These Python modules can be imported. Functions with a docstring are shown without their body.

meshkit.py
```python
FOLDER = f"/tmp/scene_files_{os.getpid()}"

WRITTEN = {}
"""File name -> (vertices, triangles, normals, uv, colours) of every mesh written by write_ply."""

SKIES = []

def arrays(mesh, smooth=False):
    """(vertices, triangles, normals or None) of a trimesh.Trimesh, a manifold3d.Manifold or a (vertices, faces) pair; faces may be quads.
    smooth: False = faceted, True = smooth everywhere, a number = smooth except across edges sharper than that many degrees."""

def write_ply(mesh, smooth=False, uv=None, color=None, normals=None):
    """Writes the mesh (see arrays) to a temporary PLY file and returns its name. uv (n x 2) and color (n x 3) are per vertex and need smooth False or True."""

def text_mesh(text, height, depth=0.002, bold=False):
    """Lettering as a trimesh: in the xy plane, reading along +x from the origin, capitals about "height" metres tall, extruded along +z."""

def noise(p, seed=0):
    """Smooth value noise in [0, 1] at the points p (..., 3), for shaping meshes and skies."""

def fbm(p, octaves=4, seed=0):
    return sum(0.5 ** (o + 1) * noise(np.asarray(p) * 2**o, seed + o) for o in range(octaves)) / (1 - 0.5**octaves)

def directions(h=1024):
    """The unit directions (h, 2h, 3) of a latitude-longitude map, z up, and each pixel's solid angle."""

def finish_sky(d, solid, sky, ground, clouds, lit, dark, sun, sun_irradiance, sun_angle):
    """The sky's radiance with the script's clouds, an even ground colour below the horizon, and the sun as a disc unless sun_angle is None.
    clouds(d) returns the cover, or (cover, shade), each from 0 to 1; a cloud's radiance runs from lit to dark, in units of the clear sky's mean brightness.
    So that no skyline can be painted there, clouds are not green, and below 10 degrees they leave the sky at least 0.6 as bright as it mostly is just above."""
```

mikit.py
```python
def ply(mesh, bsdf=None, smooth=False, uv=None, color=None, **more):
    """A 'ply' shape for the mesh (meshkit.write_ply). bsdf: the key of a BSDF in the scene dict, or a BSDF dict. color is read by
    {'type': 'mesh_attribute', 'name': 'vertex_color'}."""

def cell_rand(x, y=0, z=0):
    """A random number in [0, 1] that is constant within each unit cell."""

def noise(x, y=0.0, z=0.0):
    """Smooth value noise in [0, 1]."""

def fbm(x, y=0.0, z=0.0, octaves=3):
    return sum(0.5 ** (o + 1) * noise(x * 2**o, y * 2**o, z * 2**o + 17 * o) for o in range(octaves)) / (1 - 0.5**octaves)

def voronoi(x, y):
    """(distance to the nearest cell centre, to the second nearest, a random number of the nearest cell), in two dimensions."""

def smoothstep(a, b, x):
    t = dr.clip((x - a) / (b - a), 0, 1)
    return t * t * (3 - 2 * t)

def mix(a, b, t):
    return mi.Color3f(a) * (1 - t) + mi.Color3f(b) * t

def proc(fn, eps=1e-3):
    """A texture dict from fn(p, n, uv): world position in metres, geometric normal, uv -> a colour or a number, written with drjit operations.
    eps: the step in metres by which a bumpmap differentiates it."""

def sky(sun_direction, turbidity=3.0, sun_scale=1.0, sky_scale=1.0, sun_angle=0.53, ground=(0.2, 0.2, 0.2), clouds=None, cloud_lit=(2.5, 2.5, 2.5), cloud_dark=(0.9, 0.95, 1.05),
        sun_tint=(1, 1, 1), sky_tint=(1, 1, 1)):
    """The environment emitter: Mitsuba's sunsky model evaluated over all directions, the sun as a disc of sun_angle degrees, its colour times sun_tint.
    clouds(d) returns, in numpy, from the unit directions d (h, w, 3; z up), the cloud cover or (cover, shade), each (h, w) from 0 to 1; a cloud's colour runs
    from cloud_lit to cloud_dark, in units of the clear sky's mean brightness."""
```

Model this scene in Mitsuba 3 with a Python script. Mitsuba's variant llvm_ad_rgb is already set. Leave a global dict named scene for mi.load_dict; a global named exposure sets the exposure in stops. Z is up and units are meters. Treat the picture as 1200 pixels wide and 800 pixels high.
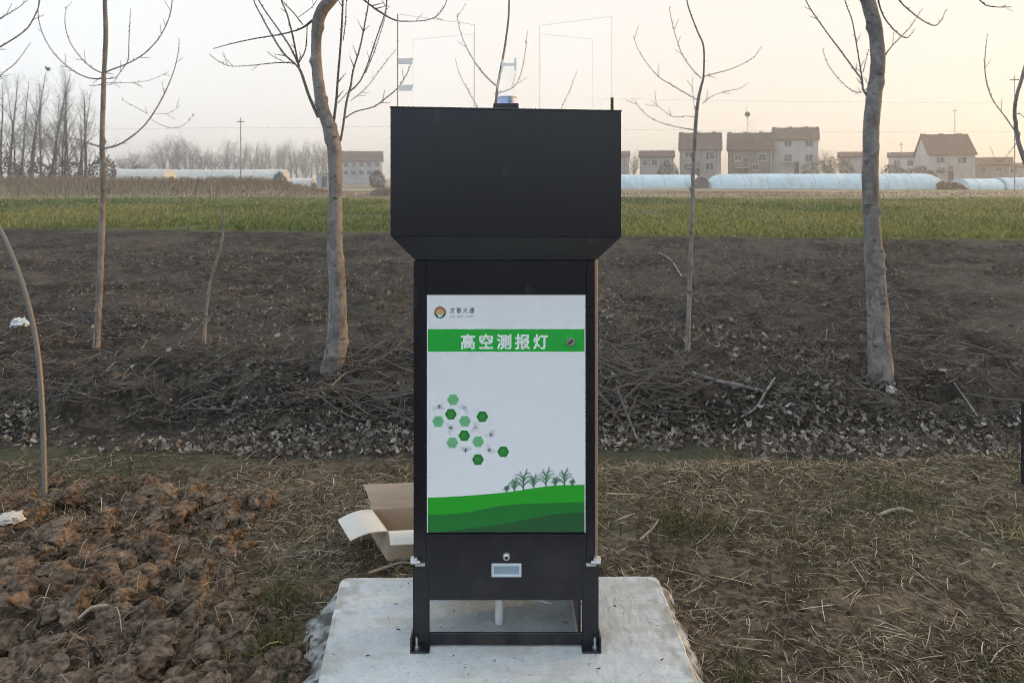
import math, random, json
import numpy as np, trimesh, drjit as dr, mitsuba as mi, mikit, meshkit
from shapely import geometry as sg, affinity
from shapely.ops import unary_union
from mikit import fbm, noise, mix, smoothstep

T = mi.ScalarTransform4f
random.seed(7)
rng = np.random.default_rng(7)
scene, labels = {}, {}

# ---------------------------------------------------------------- camera, sky, exposure
H = 1.58                      # eye height above the near ground
F, PX0, PY0 = 900.0, 600.0, 208.0   # the photograph's focal length and horizon, in its own pixels (1200 x 800)
scene['camera'] = {
    'type': 'perspective', 'fov': math.degrees(2 * math.atan(600 / F)), 'fov_axis': 'x',
    'near_clip': 0.05, 'far_clip': 6000.0,
    'principal_point_offset_y': (400 - PY0) / 800.0,
    'to_world': T().look_at(origin=[0, 0, H], target=[0, 10, H], up=[0, 0, 1]),
    'medium': {'type': 'ref', 'id': 'haze_air'},
}
SUN_AZ, SUN_EL = math.radians(74), math.radians(7.5)     # azimuth from +y (view) towards +x (right)
SUN = [math.sin(SUN_AZ) * math.cos(SUN_EL), math.cos(SUN_AZ) * math.cos(SUN_EL), math.sin(SUN_EL)]


def thin_overcast(d):
    """Milky evening haze: almost full cover, warm and bright towards the low sun, bluer away from it."""
    s = np.array([math.sin(SUN_AZ - 0.35), math.cos(SUN_AZ - 0.35), 0.12])
    s /= np.linalg.norm(s)
    c = d @ s
    up = np.clip(d[..., 2], 0, 1)
    shade = 0.29 * (1 - c) ** 1.5 + 0.115 * (1 - np.exp(-up / 0.14)) + 0.10 * up
    shade = shade + 0.04 * (meshkit.fbm(d * np.array([3, 3, 12]), 3, 5) - 0.5)
    return np.full(d.shape[:-1], 0.93), np.clip(shade, 0, 1)


scene['sky'] = mikit.sky(SUN, turbidity=4, sun_scale=0.34, sun_angle=4.0, sky_scale=1.0, clouds=thin_overcast,
                         cloud_lit=(1.56, 1.35, 1.12), cloud_dark=(1.52, 2.02, 2.60), sun_tint=(0.95, 0.98, 1.04), ground=(0.12, 0.10, 0.08))
exposure = 3.87


# ---------------------------------------------------------------- helpers
def W(px, py, Y):
    """The world point at distance Y that the photograph shows at pixel (px, py)."""
    return np.array([(px - PX0) / F * Y, Y, H - (py - PY0) / F * Y])


def free(key):
    if key not in scene and key not in labels:
        return key
    i = 1
    while f'{key}_{i:03d}' in scene or f'{key}_{i:03d}' in labels:
        i += 1
    return f'{key}_{i:03d}'


def add(name, mesh, bsdf, parent=None, smooth=False, label=None, cat=None, group=None, kind=None, **k):
    key = free(f'{parent}__{name}' if parent else name)
    scene[key] = mikit.ply(mesh, bsdf, smooth=smooth, **k)
    tag(key, label, cat, group, kind)
    return key


def tag(key, label=None, cat=None, group=None, kind=None):
    d = {k: v for k, v in (('label', label), ('category', cat), ('group', group), ('kind', kind)) if v}
    if d:
        labels[key] = d


def thing(name, label, cat, group=None):
    key = free(name)
    tag(key, label, cat, group)
    return key


def col(*c):
    return {'type': 'rgb', 'value': list(c)}


def box(x0, x1, y0, y1, z0, z1):
    m = trimesh.creation.box((x1 - x0, y1 - y0, z1 - z0))
    m.apply_translation(((x0 + x1) / 2, (y0 + y1) / 2, (z0 + z1) / 2))
    return m


def rbox(x0, x1, y0, y1, z0, z1, c=0.004):
    """A box with chamfered edges (convex hull of three shrunk boxes)."""
    pts = []
    for sx, sy, sz in ((0, c, c), (c, 0, c), (c, c, 0)):
        for x in (x0 + sx, x1 - sx):
            for y in (y0 + sy, y1 - sy):
                for z in (z0 + sz, z1 - sz):
                    pts.append((x, y, z))
    return trimesh.convex.convex_hull(np.array(pts))


def join(ms):
    return trimesh.util.concatenate(list(ms))


def quads(v, f):
    f = np.asarray(f)
    return trimesh.Trimesh(np.asarray(v, float), np.vstack([f[:, [0, 1, 2]], f[:, [0, 2, 3]]]) if f.shape[1] == 4 else f, process=False)


def smooth_path(pts, step):
    """Catmull-Rom through the points, in as many columns as given."""
    p = np.asarray(pts, float)
    if len(p) == 2:
        n = max(2, int(np.linalg.norm(p[1, :3] - p[0, :3]) / step) + 1)
        return p[0] + (p[1] - p[0]) * np.linspace(0, 1, n)[:, None]
    q = np.vstack([2 * p[0] - p[1], p, 2 * p[-1] - p[-2]])
    out = []
    for i in range(1, len(q) - 2):
        a, b, c, d = q[i - 1:i + 3]
        n = max(2, int(np.linalg.norm(c[:3] - b[:3]) / step) + 1)
        t = np.linspace(0, 1, n, endpoint=False)[:, None]
        out.append(0.5 * (2 * b + (c - a) * t + (2 * a - 5 * b + 4 * c - d) * t**2 + (3 * b - a - 3 * c + d) * t**3))
    return np.vstack(out + [p[-1:]])


def tube(pts, sides=8, step=0.05, rough=0.0, seed=0, cap=True):
    """pts: rows (x, y, z, radius); a tapered tube along a smooth curve."""
    q = smooth_path(pts, step)
    p, r = q[:, :3], np.maximum(q[:, 3], 0.0006)
    t = np.gradient(p, axis=0)
    t /= np.linalg.norm(t, axis=1, keepdims=True) + 1e-12
    ref = np.array([0.0, 1.0, 0.0]) if abs(t[0, 1]) < 0.8 else np.array([1.0, 0, 0])
    a = np.cross(t, ref)
    a /= np.linalg.norm(a, axis=1, keepdims=True) + 1e-12
    b = np.cross(t, a)
    ang = np.arange(sides) * 2 * np.pi / sides
    rr = np.repeat(r[:, None], sides, 1)
    dirs = np.cos(ang)[None, :, None] * a[:, None] + np.sin(ang)[None, :, None] * b[:, None]
    v = p[:, None] + dirs * rr[..., None]
    if rough:
        n = meshkit.fbm(v * np.array([14, 14, 5.0]) + seed, 3, seed) - 0.5
        v = v + dirs * (rr * rough * n)[..., None]
    n = len(p)
    i, j = np.meshgrid(np.arange(n - 1), np.arange(sides), indexing='ij')
    f = np.stack([i * sides + j, (i + 1) * sides + j, (i + 1) * sides + (j + 1) % sides, i * sides + (j + 1) % sides], -1).reshape(-1, 4)
    v = v.reshape(-1, 3)
    f = np.vstack([f[:, [0, 1, 2]], f[:, [0, 2, 3]]])
    if cap:
        v = np.vstack([v, p[0], p[-1]])
        k = np.arange(sides)
        f = np.vstack([f, np.stack([k, (k + 1) % sides, k * 0 + n * sides], 1),
                       np.stack([(n - 1) * sides + (k + 1) % sides, (n - 1) * sides + k, k * 0 + n * sides + 1], 1)])
    m = trimesh.Trimesh(v, f, process=False)
    m.invert()
    return m


def frusta(P0, P1, R0, R1, sides=4):
    """Many thin tapered sticks in one mesh."""
    P0, P1 = np.asarray(P0, float), np.asarray(P1, float)
    R0, R1 = np.asarray(R0, float), np.asarray(R1, float)
    t = P1 - P0
    t /= np.linalg.norm(t, axis=1, keepdims=True) + 1e-12
    ref = np.where(np.abs(t[:, 2:]) < 0.9, [0, 0, 1.0], [1.0, 0, 0])
    a = np.cross(t, ref)
    a /= np.linalg.norm(a, axis=1, keepdims=True) + 1e-12
    b = np.cross(t, a)
    ang = np.arange(sides) * 2 * np.pi / sides
    d = np.cos(ang)[None, :, None] * a[:, None] + np.sin(ang)[None, :, None] * b[:, None]
    v = np.concatenate([P0[:, None] + d * R0[:, None, None], P1[:, None] + d * R1[:, None, None]], 1)
    k = np.arange(sides)
    q = np.stack([k, (k + 1) % sides, (k + 1) % sides + sides, k + sides], 1)
    q = np.vstack([q[:, [0, 1, 2]], q[:, [0, 2, 3]]])
    f = (q[None] + (np.arange(len(P0)) * 2 * sides)[:, None, None]).reshape(-1, 3)
    return trimesh.Trimesh(v.reshape(-1, 3), f, process=False)


def ribbons(P, half, side):
    """P (n, k, 3) centre lines, half (n, k) half widths, side (n, k, 3) unit directions: n curved blades in one mesh."""
    n, k, _ = P.shape
    v = np.stack([P - side * half[..., None], P + side * half[..., None]], 2).reshape(n, 2 * k, 3)
    q = np.array([[2 * i, 2 * i + 1, 2 * i + 3, 2 * i + 2] for i in range(k - 1)])
    q = np.vstack([q[:, [0, 1, 2]], q[:, [0, 2, 3]]])
    f = (q[None] + (np.arange(n) * 2 * k)[:, None, None]).reshape(-1, 3)
    return trimesh.Trimesh(v.reshape(-1, 3), f, process=False)


# ---------------------------------------------------------------- the lie of the land
def crest(x):
    return 15.1 - 0.168 * np.clip(x, -14, 14)


def lie(x, y):
    """Smooth height of the ground: flat yard, shallow ditch, far bank, field falling gently away."""
    x, y = np.asarray(x, float), np.asarray(y, float)
    yw = y + 0.10 * np.sin(x * 1.3 + 0.6) + 0.05 * np.sin(x * 3.7)
    yc = crest(x)
    ramp = np.clip((yw - 6.5) / (yc - 6.5), 0, 1)
    z = np.interp(yw, [0, 4.22, 4.5, 5.02, 5.16, 5.38, 5.9, 6.5], [0, 0, -0.07, -0.09, -0.03, 0.11, 0.155, 0.19])
    z = np.where(yw > 6.5, 0.19 + 0.26 * ramp**0.9, z)
    z = np.where(y > yc, 0.46 * np.clip((60 - y) / (60 - yc), 0, 1), z)
    return z


def heap(x, y):
    """How much the ground is dug over (the loose soil at the lower left)."""
    u = x / np.maximum(y, 0.5)
    e = meshkit.fbm(np.stack([x * 1.5, y * 1.5, x * 0], -1), 3, 3) - 0.5
    a = np.clip((-0.285 - u + 0.20 * e - 0.05 * np.maximum(0, y - 3.3)) / 0.16, 0, 1)
    b = np.clip((3.95 - y + 0.6 * e) / 0.45, 0, 1)
    return a * b


def ground_z(x, y):
    x, y = np.asarray(x, float), np.asarray(y, float)
    z = lie(x, y)
    P = np.stack([x, y, x * 0], -1)
    hp = heap(x, y)
    near = np.clip((7 - y) / 2, 0, 1)
    bank = np.clip((y - 4.9) / 0.4, 0, 1) * np.clip((crest(x) - y) / 0.8, 0, 1)
    z = z + 0.035 * (meshkit.fbm(P * 1.7, 3, 1) - 0.5) * near
    z = z + 0.020 * (meshkit.fbm(P * 11, 3, 2) - 0.5) * near * (1 - hp)
    z = z + bank * (0.16 * (meshkit.fbm(P * 1.3, 3, 8) - 0.5) + 0.10 * (meshkit.fbm(P * 5, 3, 9) - 0.5) + 0.035 * (meshkit.fbm(P * 22, 2, 10) - 0.5))
    lump = 1 - np.abs(2 * meshkit.fbm(P * 5.5, 2, 4) - 1)
    z = z + hp * (0.02 + 0.10 * (meshkit.fbm(P * 3.1, 3, 6) - 0.42) + 0.05 * (lump - 0.6) + 0.075 * (meshkit.fbm(P * 13, 2, 7) - 0.5) + 0.06 * (meshkit.fbm(P * 28, 2, 5) - 0.5))
    far = np.clip((y - 45) / 20, 0, 1)
    z = z + far * 0.10 * (meshkit.fbm(P * 0.12, 2, 12) - 0.5)
    berm = np.exp(-((y - 67) / 5.0) ** 2) * np.clip((-14 - x) / 8, 0, 1)
    z = z + 1.05 * berm * (0.8 + 0.4 * meshkit.fbm(P * 0.2, 2, 13))
    # level under the concrete pad
    d = np.maximum(np.abs(x + 0.02) - 0.66, np.abs(y - 2.35) - 0.68)
    z = np.where(d < 0, np.minimum(z, 0.0), z)
    return z


def gz(x, y):
    return float(ground_z(np.array([x]), np.array([y]))[0])


def on_ground(px, py):
    """Where the photograph's pixel meets the ground."""
    Y = np.linspace(1.5, 140, 60000)
    X = (px - PX0) / F * Y
    z = H - (py - PY0) / F * Y
    i = int(np.argmax(z <= lie(X, Y)))
    return X[i], Y[i]


# ---------------------------------------------------------------- materials
def add_bsdf(name, d):
    scene[name] = d
    return name


def matte(name, c, rough=0.8, spec=0.25, two=True):
    b = {'type': 'principled', 'base_color': c if isinstance(c, dict) else col(*c), 'roughness': rough, 'specular': spec}
    return add_bsdf(name, {'type': 'twosided', 'bsdf': b} if two else b)


def ground_colour(p, n, uv):
    x, y = p.x, p.y
    n1 = fbm(x * 1.1 + 3, y * 1.1, 0, octaves=3)
    n2 = fbm(x * 9, y * 9, 5, octaves=3)
    n3 = fbm(x * 47, y * 47, 9, octaves=3)
    near = mix((0.036, 0.028, 0.020), (0.140, 0.112, 0.078), smoothstep(0.30, 0.72, n3 * 0.6 + n2 * 0.4))
    near = mix(near, mi.Color3f(0.062, 0.062, 0.032), 0.35 * smoothstep(0.5, 0.68, n1))
    clod = mix((0.036, 0.026, 0.019), (0.125, 0.090, 0.064), smoothstep(0.3, 0.75, n2 * 0.5 + n3 * 0.5))
    hp = smoothstep(0.0, 0.16, -0.27 - x / dr.maximum(y, 0.5) + 0.20 * (n1 - 0.5)) * smoothstep(4.05, 3.55, y + 0.6 * (n1 - 0.5))
    near = mix(near, clod, hp)
    bank = mix((0.0195, 0.0165, 0.0138), (0.071, 0.061, 0.050), smoothstep(0.32, 0.75, n3 * 0.55 + n2 * 0.45))
    bank = mix(bank, mi.Color3f(0.088, 0.076, 0.060), 0.5 * smoothstep(0.45, 0.7, n1) * smoothstep(5.2, 7, y))
    moss = mix(bank, mi.Color3f(0.060, 0.062, 0.034), 0.65 * smoothstep(0.35, 0.6, n1 + 0.12))
    ditch = smoothstep(4.05, 4.45, y + 0.35 * (n2 - 0.5))
    c = mix(near, mix(moss, bank, smoothstep(4.55, 4.95, y + 0.2 * (n1 - 0.5))), ditch)
    yc = 15.1 - 0.168 * dr.clip(x, -14, 14)
    soil = mix((0.060, 0.055, 0.030), (0.11, 0.12, 0.045), n2)
    c = mix(c, soil, smoothstep(-0.2, 0.5, y - yc + 0.5 * (n2 - 0.5)))
    f1 = fbm(x * 0.08, y * 0.22, 2, octaves=3)
    f2 = fbm(x * 0.9, y * 1.6, 4, octaves=3)
    tan = mix((0.16, 0.120, 0.078), (0.30, 0.245, 0.165), smoothstep(0.35, 0.65, f1 * 0.6 + f2 * 0.4))
    tan = mix(tan, mi.Color3f(0.10, 0.115, 0.05), 0.5 * smoothstep(0.52, 0.62, fbm(x * 0.03, y * 0.10, 6, octaves=2)))
    return mix(c, tan, smoothstep(52, 58, y + 6 * (f1 - 0.5)))


def ground_height(p, n, uv):
    return fbm(p.x * 60, p.y * 60, p.z * 60, octaves=3)


matte('ground_mat', mikit.proc(ground_colour), 0.95, 0.1)
scene['ground_mat'] = {'type': 'twosided', 'bsdf': {'type': 'bumpmap', 'arbitrary': mikit.proc(ground_height, eps=2e-3), 'scale': 0.012,
                       'bsdf': {'type': 'principled', 'base_color': mikit.proc(ground_colour), 'roughness': 0.95, 'specular': 0.1}}}


def clod_colour(p, n, uv):
    a = fbm(p.x * 12, p.y * 12, p.z * 12, octaves=3)
    b = fbm(p.x * 70, p.y * 70, p.z * 70, octaves=2)
    c = mix((0.040, 0.030, 0.022), (0.205, 0.152, 0.110), smoothstep(0.3, 0.75, a * 0.5 + b * 0.5))
    return mix(c, mi.Color3f(0.20, 0.145, 0.105), 0.3 * smoothstep(0.70, 0.78, noise(p.x * 7, p.y * 7, p.z * 7)))


def clod_height(p, n, uv):
    return fbm(p.x * 45, p.y * 45, p.z * 45, octaves=3)


scene['clod_mat'] = {'type': 'twosided', 'bsdf': {'type': 'bumpmap', 'arbitrary': mikit.proc(clod_height, eps=2e-3), 'scale': 0.018,
                     'bsdf': {'type': 'principled', 'base_color': mikit.proc(clod_colour), 'roughness': 0.95, 'specular': 0.1}}}


def bark_colour(p, n, uv):
    a = fbm(p.x * 14, p.y * 14, p.z * 6, octaves=3)
    b = fbm(p.x * 60, p.y * 60, p.z * 40, octaves=3)
    c = mix((0.125, 0.112, 0.102), (0.265, 0.243, 0.222), smoothstep(0.25, 0.75, a * 0.6 + b * 0.4))
    crack = smoothstep(0.62, 0.72, fbm(p.x * 70, p.y * 70, p.z * 7, octaves=2)) * smoothstep(1.1, 0.3, p.z) * 0.6
    dark = dr.maximum(crack, smoothstep(0.70, 0.79, fbm(p.x * 16, p.y * 16, p.z * 42 + 4, octaves=2)) * 0.8)
    return mix(c, mi.Color3f(0.050, 0.042, 0.038), dark)


def bark_height(p, n, uv):
    return fbm(p.x * 55, p.y * 55, p.z * 45, octaves=3)


scene['bark'] = {'type': 'twosided', 'bsdf': {'type': 'bumpmap', 'arbitrary': mikit.proc(bark_height, eps=2e-3), 'scale': 0.007,
                 'bsdf': {'type': 'principled', 'base_color': mikit.proc(bark_colour), 'roughness': 0.85, 'specular': 0.2}}}
matte('brush_bark', (0.125, 0.110, 0.095), 0.85, 0.15)
matte('pale_twig', (0.20, 0.178, 0.160), 0.85, 0.15)
matte('twig_bark', (0.140, 0.123, 0.110), 0.85, 0.15)
matte('dark_twig', (0.070, 0.056, 0.050), 0.8, 0.2)
matte('far_twig', (0.060, 0.045, 0.042), 0.9, 0.1)
scene['vcol'] = {'type': 'twosided', 'bsdf': {'type': 'principled', 'base_color': {'type': 'mesh_attribute', 'name': 'vertex_color'}, 'roughness': 0.8, 'specular': 0.15}}
scene['leaf_col'] = {'type': 'principledthin', 'base_color': {'type': 'mesh_attribute', 'name': 'vertex_color'}, 'roughness': 0.75, 'diff_trans': 0.5, 'spec_trans': 0.0}


def concrete_colour(p, n, uv):
    a = fbm(p.x * 4, p.y * 4, p.z * 4, octaves=3)
    b = fbm(p.x * 38, p.y * 38, p.z * 38, octaves=3)
    c = mix((0.41, 0.435, 0.435), (0.53, 0.555, 0.55), smoothstep(0.25, 0.75, a * 0.6 + b * 0.4))
    stain = smoothstep(0.56, 0.72, fbm(p.x * 7 + 3, p.y * 22, 3, octaves=3))
    ex = dr.minimum(p.x + 0.66, 0.585 - p.x)
    mud = smoothstep(0.16, 0.0, ex + 0.12 * (b - 0.5)) * smoothstep(0.42, 0.62, fbm(p.x * 16, p.y * 16, 6, octaves=3))
    c = mix(c, mi.Color3f(0.24, 0.215, 0.175), 0.7 * mud)
    grit = smoothstep(0.60, 0.70, fbm(p.x * 160, p.y * 160, 2, octaves=2))
    c = c * (1 - 0.12 * grit)
    c = mix(c, mi.Color3f(0.36, 0.355, 0.315), 0.5 * stain)
    spot = smoothstep(0.84, 0.90, fbm(p.x * 75, p.y * 60, 8, octaves=2))
    return mix(c, mi.Color3f(0.16, 0.15, 0.13), 0.7 * spot)


def concrete_height(p, n, uv):
    return fbm(p.x * 55, p.y * 25, p.z * 55, octaves=4)


scene['concrete'] = {'type': 'twosided', 'bsdf': {'type': 'bumpmap', 'arbitrary': mikit.proc(concrete_height, eps=1.5e-3), 'scale': 0.006,
                     'bsdf': {'type': 'principled', 'base_color': mikit.proc(concrete_colour), 'roughness': 0.8, 'specular': 0.25}}}


def rough_concrete_colour(p, n, uv):
    b = fbm(p.x * 25, p.y * 25, p.z * 25, octaves=4)
    return mix((0.085, 0.078, 0.068), (0.34, 0.35, 0.345), smoothstep(0.32, 0.66, b))


matte('rough_concrete', mikit.proc(rough_concrete_colour), 0.95, 0.1)


def paint_colour(p, n, uv):
    a = fbm(p.x * 6, p.y * 6, p.z * 3, octaves=3)
    dust = smoothstep(0.55, 0.0, p.z - 0.06) * smoothstep(0.4, 0.7, fbm(p.x * 20, p.y * 20, p.z * 12, octaves=3))
    c = mix((0.0055, 0.0064, 0.0100), (0.0080, 0.0092, 0.0140), a)
    scuff = smoothstep(0.70, 0.80, fbm(p.x * 30, p.y * 30, p.z * 5, octaves=3))
    c = mix(c, mi.Color3f(0.040, 0.040, 0.042), 0.30 * scuff)
    return mix(c, mi.Color3f(0.075, 0.066, 0.055), 0.22 * dust)


def paint_height(p, n, uv):
    return noise(p.x * 600, p.y * 600, p.z * 600)


add_bsdf('black_paint', {'type': 'twosided', 'bsdf': {'type': 'principled', 'base_color': mikit.proc(paint_colour), 'roughness': 0.27, 'specular': 0.5}})
matte('sun_tinted_trim', (0.20, 0.150, 0.132), 0.35, 0.7)  # black metal edge; the low sun's warm glow is put into this colour
matte('black_rubber', (0.012, 0.012, 0.013), 0.7, 0.3)
add_bsdf('steel', {'type': 'twosided', 'bsdf': {'type': 'principled', 'base_color': col(0.55, 0.56, 0.57), 'roughness': 0.32, 'metallic': 0.9}})
add_bsdf('galvanised', {'type': 'twosided', 'bsdf': {'type': 'principled', 'base_color': col(0.50, 0.50, 0.49), 'roughness': 0.45, 'metallic': 0.7}})
matte('grey_pipe', (0.72, 0.72, 0.71), 0.5, 0.4)
matte('handle_plastic', (0.46, 0.53, 0.58), 0.4, 0.5)
matte('handle_recess', (0.24, 0.32, 0.37), 0.5, 0.4)
add_bsdf('poster_white', {'type': 'twosided', 'bsdf': {'type': 'principled', 'base_color': col(0.80, 0.82, 0.84), 'roughness': 0.38, 'specular': 0.5}})
for nm, c in (('print_band', (0.014, 0.41, 0.045)), ('print_hill_light', (0.016, 0.36, 0.020)), ('print_hill_mid', (0.010, 0.175, 0.028)), ('print_hill_dark', (0.012, 0.092, 0.026)),
              ('print_hex_dark', (0.016, 0.17, 0.030)), ('print_hex_mid', (0.040, 0.27, 0.050)), ('print_hex_pale', (0.165, 0.47, 0.225)), ('print_halo', (0.62, 0.80, 0.66)),
              ('print_ink', (0.045, 0.075, 0.075)), ('print_grey', (0.33, 0.37, 0.38)), ('print_smudge', (0.66, 0.71, 0.71)), ('print_leaf', (0.050, 0.165, 0.075)),
              ('print_letter', (0.80, 0.86, 0.82)), ('print_orange', (0.42, 0.16, 0.070)), ('print_sand', (0.55, 0.40, 0.20)), ('print_teal', (0.040, 0.110, 0.075))):
    add_bsdf(nm, {'type': 'twosided', 'bsdf': {'type': 'principled', 'base_color': col(*c), 'roughness': 0.38, 'specular': 0.5}})
add_bsdf('acrylic', {'type': 'thindielectric', 'int_ior': 1.35})
matte('acrylic_edge', (0.82, 0.82, 0.79), 0.3, 0.5)
matte('plate_post', (0.30, 0.30, 0.28), 0.4, 0.5)
matte('clear_clip', (0.80, 0.80, 0.77), 0.4, 0.5)
matte('lamp_blue', (0.52, 0.58, 0.88), 0.35, 0.5)
matte('lamp_white', (0.70, 0.68, 0.62), 0.4, 0.5)


def card_colour(p, n, uv):
    a = fbm(p.x * 5, p.y * 90, p.z * 30, octaves=2)
    return mix((0.36, 0.275, 0.19), (0.46, 0.365, 0.265), a)


matte('cardboard', mikit.proc(card_colour), 0.9, 0.1)
matte('card_liner', (0.56, 0.53, 0.47), 0.8, 0.15)
matte('pole_plastic', (0.125, 0.117, 0.108), 0.4, 0.5)
matte('white_plastic', (0.50, 0.55, 0.57), 0.6, 0.3)
matte('white_trash', (0.45, 0.43, 0.39), 0.8, 0.2)

# ---------------------------------------------------------------- the ground, one sheet to the horizon
def axis(lo, hi, step, grow, far):
    mid = np.arange(lo, hi + step / 2, step)
    d = np.cumsum(step * grow ** np.arange(1, 600))
    d = d[d < far]
    return mid, d


mx, dx = axis(-2.9, 2.9, 0.018, 1.034, 1600)
gx = np.concatenate([(-2.9 - dx)[::-1], mx, 2.9 + dx])
my, dy = axis(1.9, 5.7, 0.018, 1.024, 1600)
back = np.cumsum(0.05 * 1.5 ** np.arange(0, 24))
gy = np.concatenate([(1.9 - back[back < 1600])[::-1], my, 5.7 + dy])
GX, GY = np.meshgrid(gx, gy)
GZ = ground_z(GX, GY)
nx, ny = len(gx), len(gy)
ii, jj = np.meshgrid(np.arange(nx - 1), np.arange(ny - 1))
a0 = (jj * nx + ii).ravel()
gq = np.stack([a0, a0 + 1, a0 + nx + 1, a0 + nx], 1)
gm = quads(np.stack([GX, GY, GZ], -1).reshape(-1, 3), gq)


def gz(x, y):
    """Height of the built ground at a point, read off its grid."""
    i = min(max(int(np.searchsorted(gx, x)) - 1, 0), nx - 2)
    j = min(max(int(np.searchsorted(gy, y)) - 1, 0), ny - 2)
    u, v = (x - gx[i]) / (gx[i + 1] - gx[i]), (y - gy[j]) / (gy[j + 1] - gy[j])
    return float((GZ[j, i] * (1 - u) + GZ[j, i + 1] * u) * (1 - v) + (GZ[j + 1, i] * (1 - u) + GZ[j + 1, i + 1] * u) * v)


add('ground', gm, 'ground_mat', smooth=True, uv=np.stack([GX, GY], -1).reshape(-1, 2), kind='structure',
    label='bare brown earth running over a shallow ditch and dark bank to the fields')


# ---------------------------------------------------------------- buildings far off
def wall_mat(name, c):
    def fn(p, n, uv, c=c):
        a = fbm(p.x * 0.5, p.y * 0.5, p.z * 0.35, octaves=3)
        b = fbm(p.x * 3, p.y * 3, p.z * 0.6, octaves=2)
        return mi.Color3f(*c) * (0.78 + 0.40 * a) * (0.86 + 0.28 * b)
    matte(name, mikit.proc(fn), 0.9, 0.1)


def roof_fn(p, n, uv):
    a = fbm(p.x * 0.8, p.y * 0.8, p.z * 0.8, octaves=3)
    t = noise(p.x * 3.3, p.z * 1.0, 0)
    return mix((0.070, 0.047, 0.041), (0.135, 0.092, 0.078), a * 0.7 + t * 0.3)


matte('roof_tiles', mikit.proc(roof_fn), 0.85, 0.15)
wall_mat('wall_grey', (0.25, 0.230, 0.212))
wall_mat('wall_tan', (0.185, 0.158, 0.132))
wall_mat('wall_pale', (0.40, 0.375, 0.36))
wall_mat('wall_white', (0.52, 0.52, 0.52))
wall_mat('wall_bluish', (0.33, 0.36, 0.39))
matte('window_dark', (0.045, 0.047, 0.052), 0.2, 0.5)
matte('window_frame', (0.45, 0.44, 0.43), 0.6, 0.3)
matte('door_dark', (0.075, 0.060, 0.052), 0.6, 0.3)
matte('concrete_trim', (0.33, 0.31, 0.29), 0.8, 0.2)


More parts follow.
